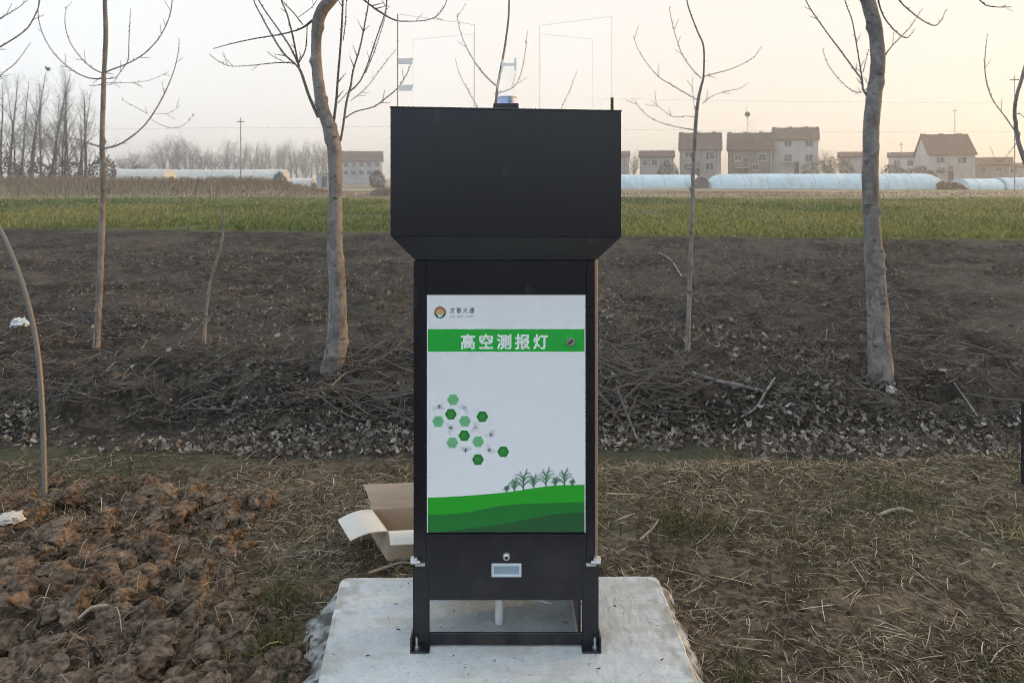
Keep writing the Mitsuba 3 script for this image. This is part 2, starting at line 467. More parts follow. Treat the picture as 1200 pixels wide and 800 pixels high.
def house(name, label, px0, px1, ridge, eave, Y, wall, depth=7.0, windows=(), doors=(), turn=1.0, chimney=None, ridge_tiles=True, roof='roof_tiles', bands=(), group=None, overhang=0.35):
    """A gabled house whose long side faces the yard; pixel rectangles give its front wall, windows and doors."""
    c = W((px0 + px1) / 2, 208, Y)
    w = (px1 - px0) / F * Y
    g = float(lie(c[0], Y))
    ze, zr = W(0, eave, Y)[2], W(0, ridge, Y + depth / 2)[2]
    yaw = -math.atan2(c[0], Y) * turn
    M = np.eye(4)
    M[:2, :2] = [[math.cos(yaw), -math.sin(yaw)], [math.sin(yaw), math.cos(yaw)]]
    M[:3, 3] = [c[0], Y, 0]
    t = thing(name, label, 'house', group)

    def put(part, m, mat, parent=t, **k):
        m = m.copy()
        m.apply_transform(M)
        return add(part, m, mat, parent, **k)

    def lx(px):
        return (px - (px0 + px1) / 2) / F * Y

    def lz(py):
        return H - (py - PY0) / F * Y
    v = [(-w / 2, g - .3), (w / 2, g - .3)]
    pent = sg.Polygon([(0, g - .3), (depth, g - .3), (depth, ze), (depth / 2, zr - 0.12), (0, ze)])
    body = trimesh.creation.extrude_polygon(pent, w, engine='earcut')
    body.apply_transform(np.array([[0, 0, 1, -w / 2], [1, 0, 0, 0], [0, 1, 0, 0], [0, 0, 0, 1.0]]))
    put('wall', body, wall)
    rise, run = zr - ze, depth / 2
    o = overhang
    L = w / 2 + 0.25
    for s in (0, 1):
        yy = lambda q: q if s == 0 else depth - q
        zo = ze - rise * o / run
        pts = [(-L, yy(-o), zo), (L, yy(-o), zo), (L, yy(run), zr), (-L, yy(run), zr)]
        up = [(x, y, z + 0.18) for x, y, z in pts]
        m = trimesh.convex.convex_hull(np.array(pts + up))
        r = put('roof', m, roof)
        if s == 0:
            r0 = r
    if ridge_tiles:
        n = max(5, int(w / 0.75))
        rid = [box(-L + 2 * L * (k + .06) / n, -L + 2 * L * (k + .94) / n, run - 0.16, run + 0.16, zr + 0.05, zr + 0.30 + 0.12 * (k % 3 == 0)) for k in range(n)]
        put('ridge_cap', join(rid), roof, r0)
    for (a, b, y0, y1) in windows:
        f = put('window', join([box(lx(a) - .08, lx(b) + .08, -0.07, 0.06, lz(y1) - .1, lz(y1)), box(lx(a) - .08, lx(b) + .08, -0.07, 0.06, lz(y0), lz(y0) + .08),
                                box(lx(a) - .08, lx(a), -0.06, 0.06, lz(y1), lz(y0)), box(lx(b), lx(b) + .08, -0.06, 0.06, lz(y1), lz(y0)),
                                box((lx(a) + lx(b)) / 2 - .03, (lx(a) + lx(b)) / 2 + .03, -0.05, 0.06, lz(y1), lz(y0))]), 'window_frame')
        put('pane', box(lx(a), lx(b), -0.02, 0.05, lz(y1), lz(y0)), 'window_dark', f)
    for (a, b, y0) in doors:
        put('door', box(lx(a), lx(b), -0.05, 0.05, g - .1, lz(y0)), 'door_dark')
    for (y0, y1) in bands:
        put('string_course', box(-w / 2 - .02, w / 2 + .02, -0.10, 0.10, lz(y1), lz(y0)), 'concrete_trim')
    put('downpipe', tube([(w / 2 - .35, -.09, g, .06), (w / 2 - .35, -.09, ze - .1, .06)], 5, 2), 'window_frame')
    put('plinth', box(-w / 2 - .03, w / 2 + .03, -.06, .05, g - .1, g + .55), 'concrete_trim')
    if w > 6.5:
        bx_ = -w * .18
        bal = put('balcony', join([box(bx_ - 1.1, bx_ + 1.1, -1.0, .02, (g + ze) / 2 + .02, (g + ze) / 2 + .17), box(bx_ - 1.1, bx_ + 1.1, -1.0, -.93, (g + ze) / 2 + 1.0, (g + ze) / 2 + 1.08)] + [box(bx_ - 1.1 + k * .27, bx_ - 1.06 + k * .27, -.99, -.94, (g + ze) / 2 + .17, (g + ze) / 2 + 1.0) for k in range(9)]), 'concrete_trim')
    if chimney:
        a, hgt = chimney
        zt = zr - 0.4
        put('chimney', join([box(lx(a) - .3, lx(a) + .3, run - 1.2, run - .6, zt - 0.8, zr + hgt), box(lx(a) - .4, lx(a) + .4, run - 1.3, run - .5, zr + hgt, zr + hgt + .12)]), wall)
    return t


house('brick_house', 'low grey house with a thin dark roof just right of the black machine head', 750, 789, 177.5, 183.5, 128, 'wall_grey',
      windows=[(753, 759, 187, 194), (764, 770, 187, 194), (777, 784, 187, 194)], ridge_tiles=False)
house('brick_house', 'grey two-storey house with brown roof and dark porch behind the slim mid-right sapling', 797, 844, 157.5, 174.5, 127, 'wall_grey', bands=[(174.8, 176.5), (186.5, 187.5)],
      windows=[(827, 836, 178, 187), (803, 811, 178, 184), (827, 836, 191, 199), (802, 812, 191, 199)], doors=[(815, 820, 190)])
house('brick_house', 'tan two-storey house with brown roof directly left of the tallest white-grey house', 854, 905, 157.5, 175, 127, 'wall_tan', bands=[(175.2, 176.6)],
      windows=[(888, 897, 181, 188), (862, 869, 181, 188), (882, 888, 192, 199)], doors=[(872, 877, 186)], chimney=(892, -2.0))
house('brick_house', 'tallest white-grey house with four dark windows and a crested brown roof', 907, 957, 151.5, 163, 126, 'wall_pale', bands=[(163.2, 164.4)],
      windows=[(920, 928, 164.8, 172), (943, 951, 164.8, 172), (920, 928, 181, 189), (943, 951, 181, 189)], doors=[(931, 936, 190)])
house('brick_house', 'small plain pinkish house half hidden behind the thick right tree trunk', 984, 1016, 179, 183.5, 132, 'wall_pale', windows=[(988, 993, 188, 194)], ridge_tiles=False)
house('brick_house', 'low white house with a short roof left of the big gabled house', 1043, 1076, 179.5, 183.5, 136, 'wall_white', windows=[(1049, 1055, 188, 194), (1063, 1069, 188, 194)], ridge_tiles=False)
house('brick_house', 'big pale house with a broad brown roof showing its left gable at the right', 1091, 1140, 159.5, 180, 122, 'wall_pale', depth=8.5, turn=0.48, bands=[(180.2, 181.6)],
      windows=[(1099, 1108, 184, 191), (1122, 1131, 184, 191), (1099, 1108, 196, 203)], doors=[(1112, 1117, 194)])
house('brick_house', 'long low grey shed-like house right of the big gabled house', 1143, 1182, 185.5, 193, 128, 'wall_grey', windows=[(1150, 1156, 196, 201), (1166, 1172, 196, 201)], ridge_tiles=False)
house('brick_house', 'low flat grey house at the right edge of the view', 1176, 1215, 192, 196, 132, 'wall_pale', windows=[(1186, 1192, 198, 202)], ridge_tiles=False)
house('brick_house', 'narrow grey house end peeping out right beside the black machine head', 722, 737, 178, 182, 150, 'wall_grey', ridge_tiles=False)
house('block_house', 'pale bluish three-storey house with rows of windows left of the machine head', 398, 447, 178, 188, 165, 'wall_bluish', turn=0.75, bands=[(188.3, 189.3)],
      windows=[(x, x + 5, y, y + 5) for x in (403, 412, 421, 430, 439) for y in (190.5, 199.5)], ridge_tiles=False)


# ---------------------------------------------------------------- plastic greenhouses
def film_fn(p, n, uv):
    a = fbm(p.x * 0.35, p.z * 1.3, 1, octaves=3)
    b = smoothstep(0.55, 0.75, fbm(p.x * 1.6, p.z * 0.9, 4, octaves=2))
    return mix((0.36, 0.50, 0.555), (0.52, 0.655, 0.70), a) * (1 - 0.14 * b)


def white_film_fn(p, n, uv):
    a = fbm(p.x * 0.35, p.z * 1.3, 7, octaves=3)
    return mix((0.38, 0.385, 0.36), (0.57, 0.56, 0.52), a)


matte('blue_film', mikit.proc(film_fn), 0.35, 0.5)
matte('white_film', mikit.proc(white_film_fn), 0.4, 0.5)
matte('tunnel_end', (0.085, 0.080, 0.085), 0.8, 0.2)
matte('hoop_pipe', (0.40, 0.42, 0.43), 0.5, 0.4)


def greenhouse(label, x0, x1, Y, hgt, radius, film, dark_end=None, taper=True, slant=0.0, group='plastic tunnel greenhouses'):
    """A tunnel of film over hoops, its length along x from x0 to x1."""
    t = thing('tunnel_greenhouse', label, 'greenhouse', group if group else None)
    n = max(8, int((x1 - x0) / 0.6))
    ang = np.linspace(0, math.pi, 15)
    xs = np.linspace(x0, x1, n)
    sag = 0.035 * np.abs(np.sin(np.arange(n) * math.pi / 2.0)) + 0.05 * (meshkit.noise(np.stack([xs * .4, xs * 0, xs * 0 + Y], -1), 3) - .5)
    s = np.ones(n)
    if taper:
        s[-1], s[-2], s[-3] = 0.45, 0.80, 0.95
        s[0], s[1], s[2] = 0.55, 0.85, 0.96
    yb = Y + slant * (xs - x0)
    g = lie(xs, yb)
    v = np.stack([np.repeat(xs[:, None], 15, 1), yb[:, None] - radius * np.cos(ang)[None] * np.sqrt(s)[:, None],
                  g[:, None] - .1 + ((hgt - sag) * s)[:, None] * np.sin(ang)[None] ** 0.75], -1)
    i, j = np.meshgrid(np.arange(n - 1), np.arange(14), indexing='ij')
    f = np.stack([i * 15 + j, i * 15 + j + 1, (i + 1) * 15 + j + 1, (i + 1) * 15 + j], -1).reshape(-1, 4)
    add('cover', quads(v.reshape(-1, 3), f), film, t, smooth=True)
    for e, k in ((0, 'end_wall'), (n - 1, 'end_wall')):
        ring = v[e]
        c = ring.mean(0)
        vv = np.vstack([ring, c])
        ff = [(q, q + 1, 15) for q in range(14)]
        add(k, trimesh.Trimesh(vv, np.array(ff), process=False), 'tunnel_end' if dark_end == e or (dark_end == -1 and e) else film, t)
    for k in range(2, n - 2, 5):
        add('hoop', tube(np.column_stack([v[k] + (v[k] - [xs[k], yb[k], 0]) * [0, .012, .012], np.full(15, .028)]), 4, 0.5), 'hoop_pipe', t)
    return t


greenhouse('pale blue tunnel greenhouse with a dark open end beside the slim mid-right sapling', W(690, 0, 114)[0], W(815, 0, 114)[0], 114, 2.15, 2.6, 'blue_film', dark_end=-1, taper=False)
# the dark doorway arch that stands in front of the tunnel's open end
dk = thing('tunnel_door', 'dark arched doorway of a tunnel greenhouse, behind the slim mid-right sapling', 'doorway')
pc = W(822, 215.5, 110)
arch = sg.Polygon([(1.15 * math.cos(a), 1.75 * math.sin(a) ** .8) for a in np.linspace(0, math.pi, 16)])
m = trimesh.creation.extrude_polygon(arch, 0.3, engine='earcut')
m.apply_transform(np.array([[1, 0, 0, pc[0]], [0, 0, 1, 110], [0, 1, 0, 0.0], [0, 0, 0, 1]]))
add('door_leaf', m, 'tunnel_end', dk)
ap = np.array([[pc[0] + 1.2 * math.cos(a), 109.95, 1.8 * math.sin(a) ** .8, .05] for a in np.linspace(0.02, math.pi - .02, 12)])
add('hoop', tube(ap, 5, 0.4), 'hoop_pipe', dk)
greenhouse('longest pale blue tunnel greenhouse running behind the thick right tree trunk', W(830, 0, 112)[0], W(1101, 0, 106)[0], 112, 2.25, 2.6, 'blue_film', slant=-0.19)
greenhouse('short pale blue tunnel greenhouse right of the gap below the big gabled house', W(1124, 0, 104)[0], W(1164, 0, 104)[0], 104, 1.55, 2.4, 'blue_film', taper=False)
greenhouse('pale blue tunnel greenhouse cut off by the right edge of the view', W(1168, 0, 106)[0], W(1290, 0, 106)[0], 106, 1.7, 2.4, 'blue_film', taper=False)
greenhouse('long white tunnel greenhouse behind the dry reeds at left', W(196, 0, 118)[0], W(335, 0, 118)[0], 118, 2.95, 2.6, 'white_film', taper=False)
greenhouse('greyish white tunnel greenhouse farthest left behind the slim left sapling', W(131, 0, 112)[0], W(199, 0, 112)[0], 112, 2.95, 2.6, 'white_film', taper=False)
greenhouse('low white tunnel greenhouse ending just left of the crooked left tree trunk', W(325, 0, 128)[0], W(368, 0, 128)[0], 128, 1.6, 2.4, 'white_film', taper=False)
# a small pale blue site hut beside the crooked trunk
hut = thing('site_hut', 'small pale blue hut just left of the crooked left tree trunk', 'hut')
hp = W(380, 206, 125)
add('wall', box(hp[0] - 1.3, hp[0] + 1.3, 125, 127.5, -.2, 2.2), 'wall_bluish', hut)
add('roof', box(hp[0] - 1.5, hp[0] + 1.5, 124.8, 127.7, 2.2, 2.35), 'concrete_trim', hut)
add('door', box(hp[0] - .4, hp[0] + .4, 124.95, 125.05, -.1, 1.8), 'door_dark', hut)

# ---------------------------------------------------------------- far poles and wires
matte('pole_mat', (0.20, 0.18, 0.17), 0.8, 0.2)


def pole(label, px, top, Y, r):
    x = W(px, 0, Y)[0]
    zt = W(0, top, Y)[2]
    t = thing('utility_pole', label, 'pole')
    add('post', tube([(x, Y, -.2, r), (x, Y, zt, r * .6)], 6, 1), 'pole_mat', t)
    add('crossarm', box(x - .5, x + .5, Y - .06, Y + .06, zt - .6, zt - .48), 'pole_mat', t)
    return x, zt


pole('thin tall pole standing behind the white greenhouse at left', 282, 138, 105, .10)
pole('thin pole rising above the big gabled house at right', 1119, 127, 160, .11)
pole('short thin pole left of the big gabled house', 1056, 166, 160, .09)
pole('thin pole at the right edge beside the cut-off sapling', 1189, 88, 90, .07)
for k, (py, Y, lab) in enumerate(((117, 170, 'faint upper power line crossing the sky at right'), (150, 170, 'faint lower power line crossing above the rooftops'))):
    a, b = W(700, py - 2 + 3 * k, Y), W(1500, py + 2, Y)
    n = 24
    tt = np.linspace(0, 1, n)[:, None]
    p = a + (b - a) * tt
    p[:, 2] -= 1.2 * (1 - (2 * tt[:, 0] - 1) ** 2) * .5
    add('power_line', tube(np.column_stack([p, np.full(n, .022)]), 4, 100), 'pole_mat', label=lab, cat='cable')
a, b = W(-200, 153, 150), W(700, 147, 150)
p = a + (b - a) * np.linspace(0, 1, 24)[:, None]
add('power_line', tube(np.column_stack([p, np.full(24, .022)]), 4, 100), 'pole_mat', label='faint power line crossing the sky at left above the far trees', cat='cable')


# ---------------------------------------------------------------- far bare trees and bushes
def bare_tree(base, h, spread, seed, r0, limbs=16, twigs=5, clear=0.22):
    g = np.random.default_rng(seed)
    tr, cr = [], []
    n = 7
    p = np.array(base, float)
    pts = [p.copy()]
    lean = g.normal(0, .035, 2)
    for k in range(n):
        lean += g.normal(0, .03, 2)
        p = p + np.array([lean[0] * h / n, lean[1] * h / n, h / n])
        pts.append(p.copy())
    pts = np.array(pts)
    rad = r0 * np.linspace(1, .12, n + 1)
    for k in range(n):
        tr.append((pts[k], pts[k + 1], rad[k], rad[k + 1]))
    for _ in range(limbs):
        u = clear + (0.96 - clear) * g.random()
        k = min(int(u * n), n - 1)
        o = pts[k] + (pts[k + 1] - pts[k]) * (u * n - k)
        az = g.random() * 2 * math.pi
        el = math.radians(g.uniform(35, 65))
        L = spread * (1.15 - 0.75 * u) * g.uniform(.6, 1.2)
        d = np.array([math.cos(az) * math.cos(el), math.sin(az) * math.cos(el), math.sin(el)])
        r = max(r0 * .36 * (1.1 - u), r0 * .06)
        q = [o]
        for s in range(4):
            d = d + np.array([0, 0, .16]) + g.normal(0, .09, 3)
            d /= np.linalg.norm(d)
            q.append(q[-1] + d * L / 4)
        for s in range(4):
            cr.append((q[s], q[s + 1], r * (1 - s * .22), r * (1 - (s + 1) * .22) + .002))
        for _ in range(twigs):
            s = g.integers(1, 4)
            o2 = q[s] + (q[s + 1] - q[s]) * g.random()
            d2 = d * .6 + g.normal(0, .45, 3) + [0, 0, .35]
            d2 /= np.linalg.norm(d2)
            L2 = L * g.uniform(.18, .45)
            m = o2 + d2 * L2 * .5
            e = m + (d2 + g.normal(0, .25, 3)) * L2 * .5
            cr.append((o2, m, r * .28, r * .2))
            cr.append((m, e, r * .2, r * .08))
            for _ in range(2):
                d3 = d2 + g.normal(0, .5, 3)
                cr.append((m, m + d3 * L2 * .45, r * .16, r * .06))
    return frusta(*map(np.array, zip(*tr)), sides=5), frusta(*map(np.array, zip(*cr)), sides=3)


def far_tree(name, label, px, top, Y, spread, seed, r0, group=None, limbs=16, twigs=5, clear=.22, mat='far_twig'):
    x = W(px, 0, Y)[0]
    g = gz(x, Y)
    tr, cr = bare_tree((x, Y, g - .1), W(0, top, Y)[2] - g, spread, seed, r0, limbs, twigs, clear)
    t = thing(name, label, 'tree', group)
    add('trunk', tr, mat, t)
    add('crown', cr, mat, t)
    return t


ORD = ['first', 'second', 'third', 'fourth', 'fifth', 'sixth', 'seventh', 'eighth', 'ninth', 'tenth', 'eleventh', 'twelfth', 'thirteenth', 'fourteenth', 'fifteenth', 'sixteenth', 'seventeenth', 'eighteenth', 'nineteenth', 'twentieth', 'twenty-first', 'twenty-second']
pop = [(-14, 70, 88), (2, 96, 84), (9, 84, 92), (17, 100, 86), (26, 90, 95), (34, 83, 90), (38, 104, 99), (48, 94, 86), (57, 84, 93), (64, 108, 88), (72, 96, 96), (77, 86, 90), (81, 80, 87), (92, 108, 92), (101, 104, 89)]
for i, (px, top, Y) in enumerate(pop):
    far_tree('bare_poplar', f'{ORD[i]} bare dark upright tree from the left in the close row at far left', px, top, Y, 3.8, 100 + i, .11 + .05 * (i % 3), 'bare trees in the far-left row', 30, 8, .16)
far_tree('leaning_tree', 'thin bare tree leaning right at the right end of the far-left row', 96, 130, 84, 2.4, 200, .12, limbs=8, twigs=3)
for i, (px, top, Y, sp) in enumerate([(142, 187, 245, 5), (158, 183, 240, 6), (176, 182, 235, 6), (194, 174, 205, 7.5), (208, 168, 210, 8.5), (221, 176, 215, 7), (237, 181, 230, 6.5), (250, 184, 235, 6)]):
    far_tree('round_bare_tree', f'{ORD[i]} hazy round-topped bare tree from the left behind the white greenhouse', px, top, Y, sp, 300 + i, .34, 'hazy round bare trees at left', 46, 11, .06)
for i, px in enumerate(range(262, 386, 6)):
    far_tree('hazy_tree', f'{ORD[i]} hazy bare tree from the left in the far line before the crooked trunk', px + (i * 5) % 4, 166 + (i * 7) % 13, 225 + (i * 13) % 40, 5.6, 320 + i, .30, 'far tree line left of the crooked trunk', 38, 9, .05)
far_tree('nest_tree', 'bare tree carrying a dark nest behind the tan house', 876, 124, 140, 2.6, 400, .12, limbs=12, twigs=4, clear=.6)
for i, (px, top) in enumerate([(966, 181), (975, 184), (724, 188), (742, 184)]):
    far_tree('hazy_tree', ('hazy bare treetop just right of the tallest white-grey house', 'hazy bare treetop just left of the small pinkish house', 'hazy bare treetop behind the right edge of the machine head', 'hazy bare treetop left of the low grey house by the machine')[i], px, top, 190, 4.5, 420 + i, .3, 'hazy treetops between the houses', 34, 8, .05)

# the nest in that tree: a ball of sticks
g = np.random.default_rng(11)
c = W(876, 134, 140)
d = g.normal(size=(260, 3))
d /= np.linalg.norm(d, axis=1, keepdims=True)
e = np.cross(d, g.normal(size=(260, 3)))
e /= np.linalg.norm(e, axis=1, keepdims=True)
o = c + d * np.array([.42, .42, .36]) * g.uniform(.6, 1, (260, 1))
add('bird_nest', frusta(o - e * .3, o + e * .3, np.full(260, .035), np.full(260, .02), 3), 'dark_twig', label='dark round bird nest high in the thin bare tree behind the tan house', cat='nest')


def bush(label, px0, px1, top, Y, seed, green=False, group=None):
    g = np.random.default_rng(seed)
    x0, x1 = W(px0, 0, Y)[0], W(px1, 0, Y)[0]
    z1 = W(0, top, Y)[2]
    gr = gz((x0 + x1) / 2, Y)
    t = thing('bush', label, 'bush', group)
    n = int(500 + 90 * (x1 - x0))
    cx, hw = (x0 + x1) / 2, (x1 - x0) / 2
    d = g.normal(size=(n, 3))
    d /= np.linalg.norm(d, axis=1, keepdims=True)
    lump = .72 + .5 * meshkit.fbm(d * 2.2 + seed, 2, seed)
    q = d * lump[:, None] * g.uniform(.55, 1, (n, 1)) ** .5
    hh = z1 - gr
    P = np.stack([cx + q[:, 0] * hw, Y + q[:, 1] * min(hw, 2.0), gr + np.maximum(hh * (.42 + .58 * q[:, 2]), .02)], -1)
    a = g.normal(size=(n, 3))
    a /= np.linalg.norm(a, axis=1, keepdims=True)
    L = g.uniform(.18, .45, n)
    PP = P[:, None] + a[:, None] * (np.array([-.5, 0, .5])[None, :, None] * L[:, None, None])
    side = np.cross(a, g.normal(size=(n, 3)))
    side /= np.linalg.norm(side, axis=1, keepdims=True)
    hwid = np.stack([L * .1, L * .22, L * .05], 1)
    m = ribbons(PP, hwid, np.repeat(side[:, None], 3, 1))
    base = np.array([0.055, 0.060, 0.032]) if green else np.array([0.060, 0.047, 0.042])
    cc = np.repeat(base * g.uniform(.6, 1.5, (n, 1)), 6, 0)
    add('foliage', m, 'vcol', t, color=cc)
    k = 22
    root = np.stack([cx + g.uniform(-.5, .5, k) * hw, np.full(k, Y), np.full(k, gr - .05)], -1)
    tip = P[g.integers(0, n, k)]
    add('stem', frusta(root, tip, np.full(k, .05), np.full(k, .015), 4), 'far_twig', t)


bush('dark round bush left of the tan-roofed gap, beside the tallest white-grey house', 938, 974, 186, 117, 1, True)
bush('dark rounded bush right of another at the foot of the small pinkish house', 968, 1002, 183.5, 118, 2, True)
bush('small dark bush at the left end of the gap between the greenhouses', 1098, 1112, 213, 102, 3)
bush('small dark bush at the right end of the gap between the greenhouses', 1110, 1128, 214, 101, 4)
bush('dark round bush right behind the slim left sapling', 104, 136, 181, 86, 5)
bush('low brown thicket under the far-left tree row, at the left edge', -25, 24, 178, 82, 6)
bush('low brown thicket under the far-left tree row, in the middle', 16, 62, 186, 80, 7)
bush('low brown thicket at the right end of the far-left tree row', 56, 98, 183, 83, 8)
bush('dark low evergreen bush behind the left end of the white greenhouse', 146, 178, 192, 135, 9, True)
bush('low grey-brown bush in front of the bluish house left of the machine', 432, 452, 199, 120, 10)
bush('small bush at the foot of the hazy tree line right of the white greenhouse', 320, 334, 201, 112, 12)
bush('dark sloping bush at the left of the grey porch house', 768, 798, 191, 119, 13)
bush('sloping bush between the thick trunk and the low white house', 1030, 1062, 192, 118, 14)
bush('broad hedge bush at the foot of the big gabled house', 1058, 1098, 195, 117, 15)

# a mound of dark earth at the field's far edge
for px0, px1, top, Y, lab in ((436, 456, 222, 66, 'small dark heap of earth at the far edge of the crop beside the machine head'),):
    cx = W((px0 + px1) / 2 + 4, 0, Y)[0]
    m = trimesh.creation.icosphere(3)
    v = m.vertices * [1.25, .9, .75]
    v = v * (1 + .3 * (meshkit.fbm(v * 3, 3, 4)[:, None] - .5)) + [cx, Y, 0.0]
    m.vertices = v
    add('earth_heap', m, 'clod_mat', smooth=True, label=lab, cat='heap')

# ---------------------------------------------------------------- the near trees
BARK_T = 0.02


def px_tube(rows, Y, dY=0.0, sides=10, step=0.06, rough=0.0, seed=0):
    """rows of (px, py, width in photo pixels); Y of the first row, dY added along the way."""
    r = np.array(rows, float)
    d = np.concatenate([[0], np.cumsum(np.hypot(*np.diff(r[:, :2], axis=0).T))])
    u = d / d[-1]
    Ys = Y + dY * u
    p = np.stack([(r[:, 0] - PX0) / F * Ys, Ys, H - (r[:, 1] - PY0) / F * Ys, r[:, 2] / F * Ys / 2], 1)
    return tube(p, sides, step, rough, seed)


def near_tree(name, label, Y, trunk, limbs, mat_limb='bark', group=None, rough=.35, seed=0, flare=True, thin=1.0, slim=0.72, twig='twig_bark', knots=0):
    t = thing(name, label, 'tree', group)
    g = np.random.default_rng(seed)
    tr = px_tube(trunk, Y, 0, 20, .022, rough, seed)
    if knots:                               # swollen knots and branch scars
        v = tr.vertices.copy()
        ctr = smooth_path(np.array([((a - PX0) / F * Y, Y, H - (b - PY0) / F * Y, 0) for a, b, _ in trunk]), .022)[:, :3]
        for _ in range(knots):
            i = g.integers(3, len(ctr) // 2)
            a = g.uniform(math.pi, 2 * math.pi) if g.random() < .8 else g.uniform(0, math.pi)
            r = np.linalg.norm(v[i * 20] - ctr[i])
            o = ctr[i] + np.array([math.cos(a), math.sin(a), 0]) * r
            w = np.exp(-(np.linalg.norm((v - o) / np.array([1, 1, .7]), axis=1) / g.uniform(.022, .045)) ** 2)
            v += w[:, None] * np.array([math.cos(a), math.sin(a), .2]) * g.uniform(.008, .022)
        tr.vertices = v
    add('trunk', tr, 'bark', t, smooth=True)
    for L in limbs:
        dy = g.uniform(-.5, .6)
        L = [[(a, b, c * slim) for a, b, c in q] for q in L]
        ms = [px_tube(L[0], Y, dy * thin, 7, .04, .2, seed)]
        for k, tw in enumerate(L[1:]):
            ms.append(px_tube(tw, Y + dy * thin * .35, g.uniform(-.35, .35) * thin, 5, .05))
        # buds and short spurs along the limb
        for q in L:
            q = np.array(q, float)
            n = max(2, int(np.hypot(*np.diff(q[:, :2], axis=0).T).sum() / 9))
            for _ in range(n):
                i = g.integers(0, len(q) - 1)
                u = g.random()
                x, y, w = q[i] + (q[i + 1] - q[i]) * u
                d = q[i + 1, :2] - q[i, :2]
                d = d / (np.hypot(*d) + 1e-6)
                s_ = 1 if g.random() < .5 else -1
                ln = g.uniform(1.2, 3.2) if g.random() < .8 else g.uniform(6, 16)
                e = np.array([x, y]) + (d * .8 + s_ * np.array([-d[1], d[0]]) * .7) * ln
                k_ = np.argmin(np.abs(np.arange(len(q)) - i - u))
                yy = Y + dy * thin * (.5 if q is not L[0] else (i + u) / (len(q) - 1))
                ms.append(px_tube([(x, y, max(w * .7, .6)), (e[0], e[1] - ln * .15, .45)], yy, 0, 4, .1))
        add('branch', join(ms), twig, t, smooth=True)
    return t


near_tree('crooked_tree', 'bare tree with a crooked bending grey trunk left of the machine', on_ground(386, 434)[1],
          [(384, 458, 34), (386, 438, 26), (391, 420, 24.5), (395, 400, 24), (396, 350, 20), (393, 300, 18.5), (393, 250, 16.5), (393, 200, 16), (392, 172, 16.5), (386, 150, 16.5), (378, 125, 14.5), (373, 95, 12.5), (370.5, 60, 12), (372, 30, 13), (379, 10, 14.5), (392, -8, 14), (408, -60, 13), (412, -140, 11), (404, -240, 8), (410, -340, 4), (412, -430, 1.5)],
          [[[(373, 137, 6), (362, 112, 5), (353, 85, 4.5), (347, 76, 3.5), (332, 62, 3), (318, 40, 2.6), (306, 18, 2.2), (296, -5, 1.8), (288, -60, 1)],
            [(351, 78, 3.2), (340, 55, 2.8), (326, 34, 2.4), (303, 0, 2), (280, -50, 1)], [(349, 72, 3), (343, 42, 2.8), (336, 15, 2.4), (328, -6, 2), (318, -70, 1)],
            [(350, 74, 2.2), (358, 58, 2), (360, 32, 1.6), (361, 26, 1)], [(340, 73, 2), (318, 74, 1.6), (290, 77, 1.3), (267, 77, 1.2), (252, 69, 1.1), (245, 63, .9)], [(332, 72, 1.2), (320, 66, 1.1), (313, 60, .8)]],
           [[(366, 24, 4.5), (357, 31, 3.4), (346, 36, 2.6), (325, 41, 2.2), (300, 45, 2), (272, 51, 1.6), (250, 57, 1.2)], [(355, 29, 2), (344, 15, 1.8), (330, 0, 1.5), (320, -20, 1)], [(350, 20, 1.2), (366, 8, 1.2), (371, 0, 1)]],
           [[(391, 142, 4.5), (394, 118, 4.2), (396, 90, 3.8), (399, 55, 3.4), (401, 20, 3), (402, -5, 2.6), (404, -90, 1.2)], [(402, 48, 1.6), (405, 25, 1.6), (406, 0, 1.4), (410, -60, .8)]],
           [[(399, 165, 4.2), (402, 148, 3.8), (406, 120, 3.5), (411, 100, 3.2), (414, 82, 3), (422, 55, 2.6), (428, 25, 2.3), (432, 0, 2), (436, -60, 1)],
            [(409, 108, 2.6), (422, 95, 2.4), (432, 72, 2.2), (441, 45, 2), (451, 16, 2.2), (453, 0, 1.8), (452, -50, 1)], [(428, 86, 1.5), (438, 62, 1.4), (448, 32, 1.2), (453, 14, 1)],
            [(404, 139, 2.2), (416, 131, 2), (438, 125, 2), (452, 115, 2), (467, 102, 1.8), (478, 84, 1.4), (482, 72, 1)], [(396, 121, 1.5), (404, 112, 1.4), (412, 102, 1.2)], [(411, 118, 1.2), (430, 102, 1.1), (448, 78, 1), (464, 58, .8)]],
           [[(409, -40, 6), (418, -10, 4), (434, 6, 3.2), (450, 17, 3), (464, 24, 2.6), (480, 25, 1.8), (497, 24, 1.6), (510, 20, 1.6), (520, 9, 1.4), (525, -4, 1)]],
           [[(410, -100, 7), (380, -180, 5), (330, -260, 3), (300, -360, 1.2)]], [[(405, -230, 5), (450, -300, 3.5), (480, -400, 1.2)]]], seed=3, knots=16)

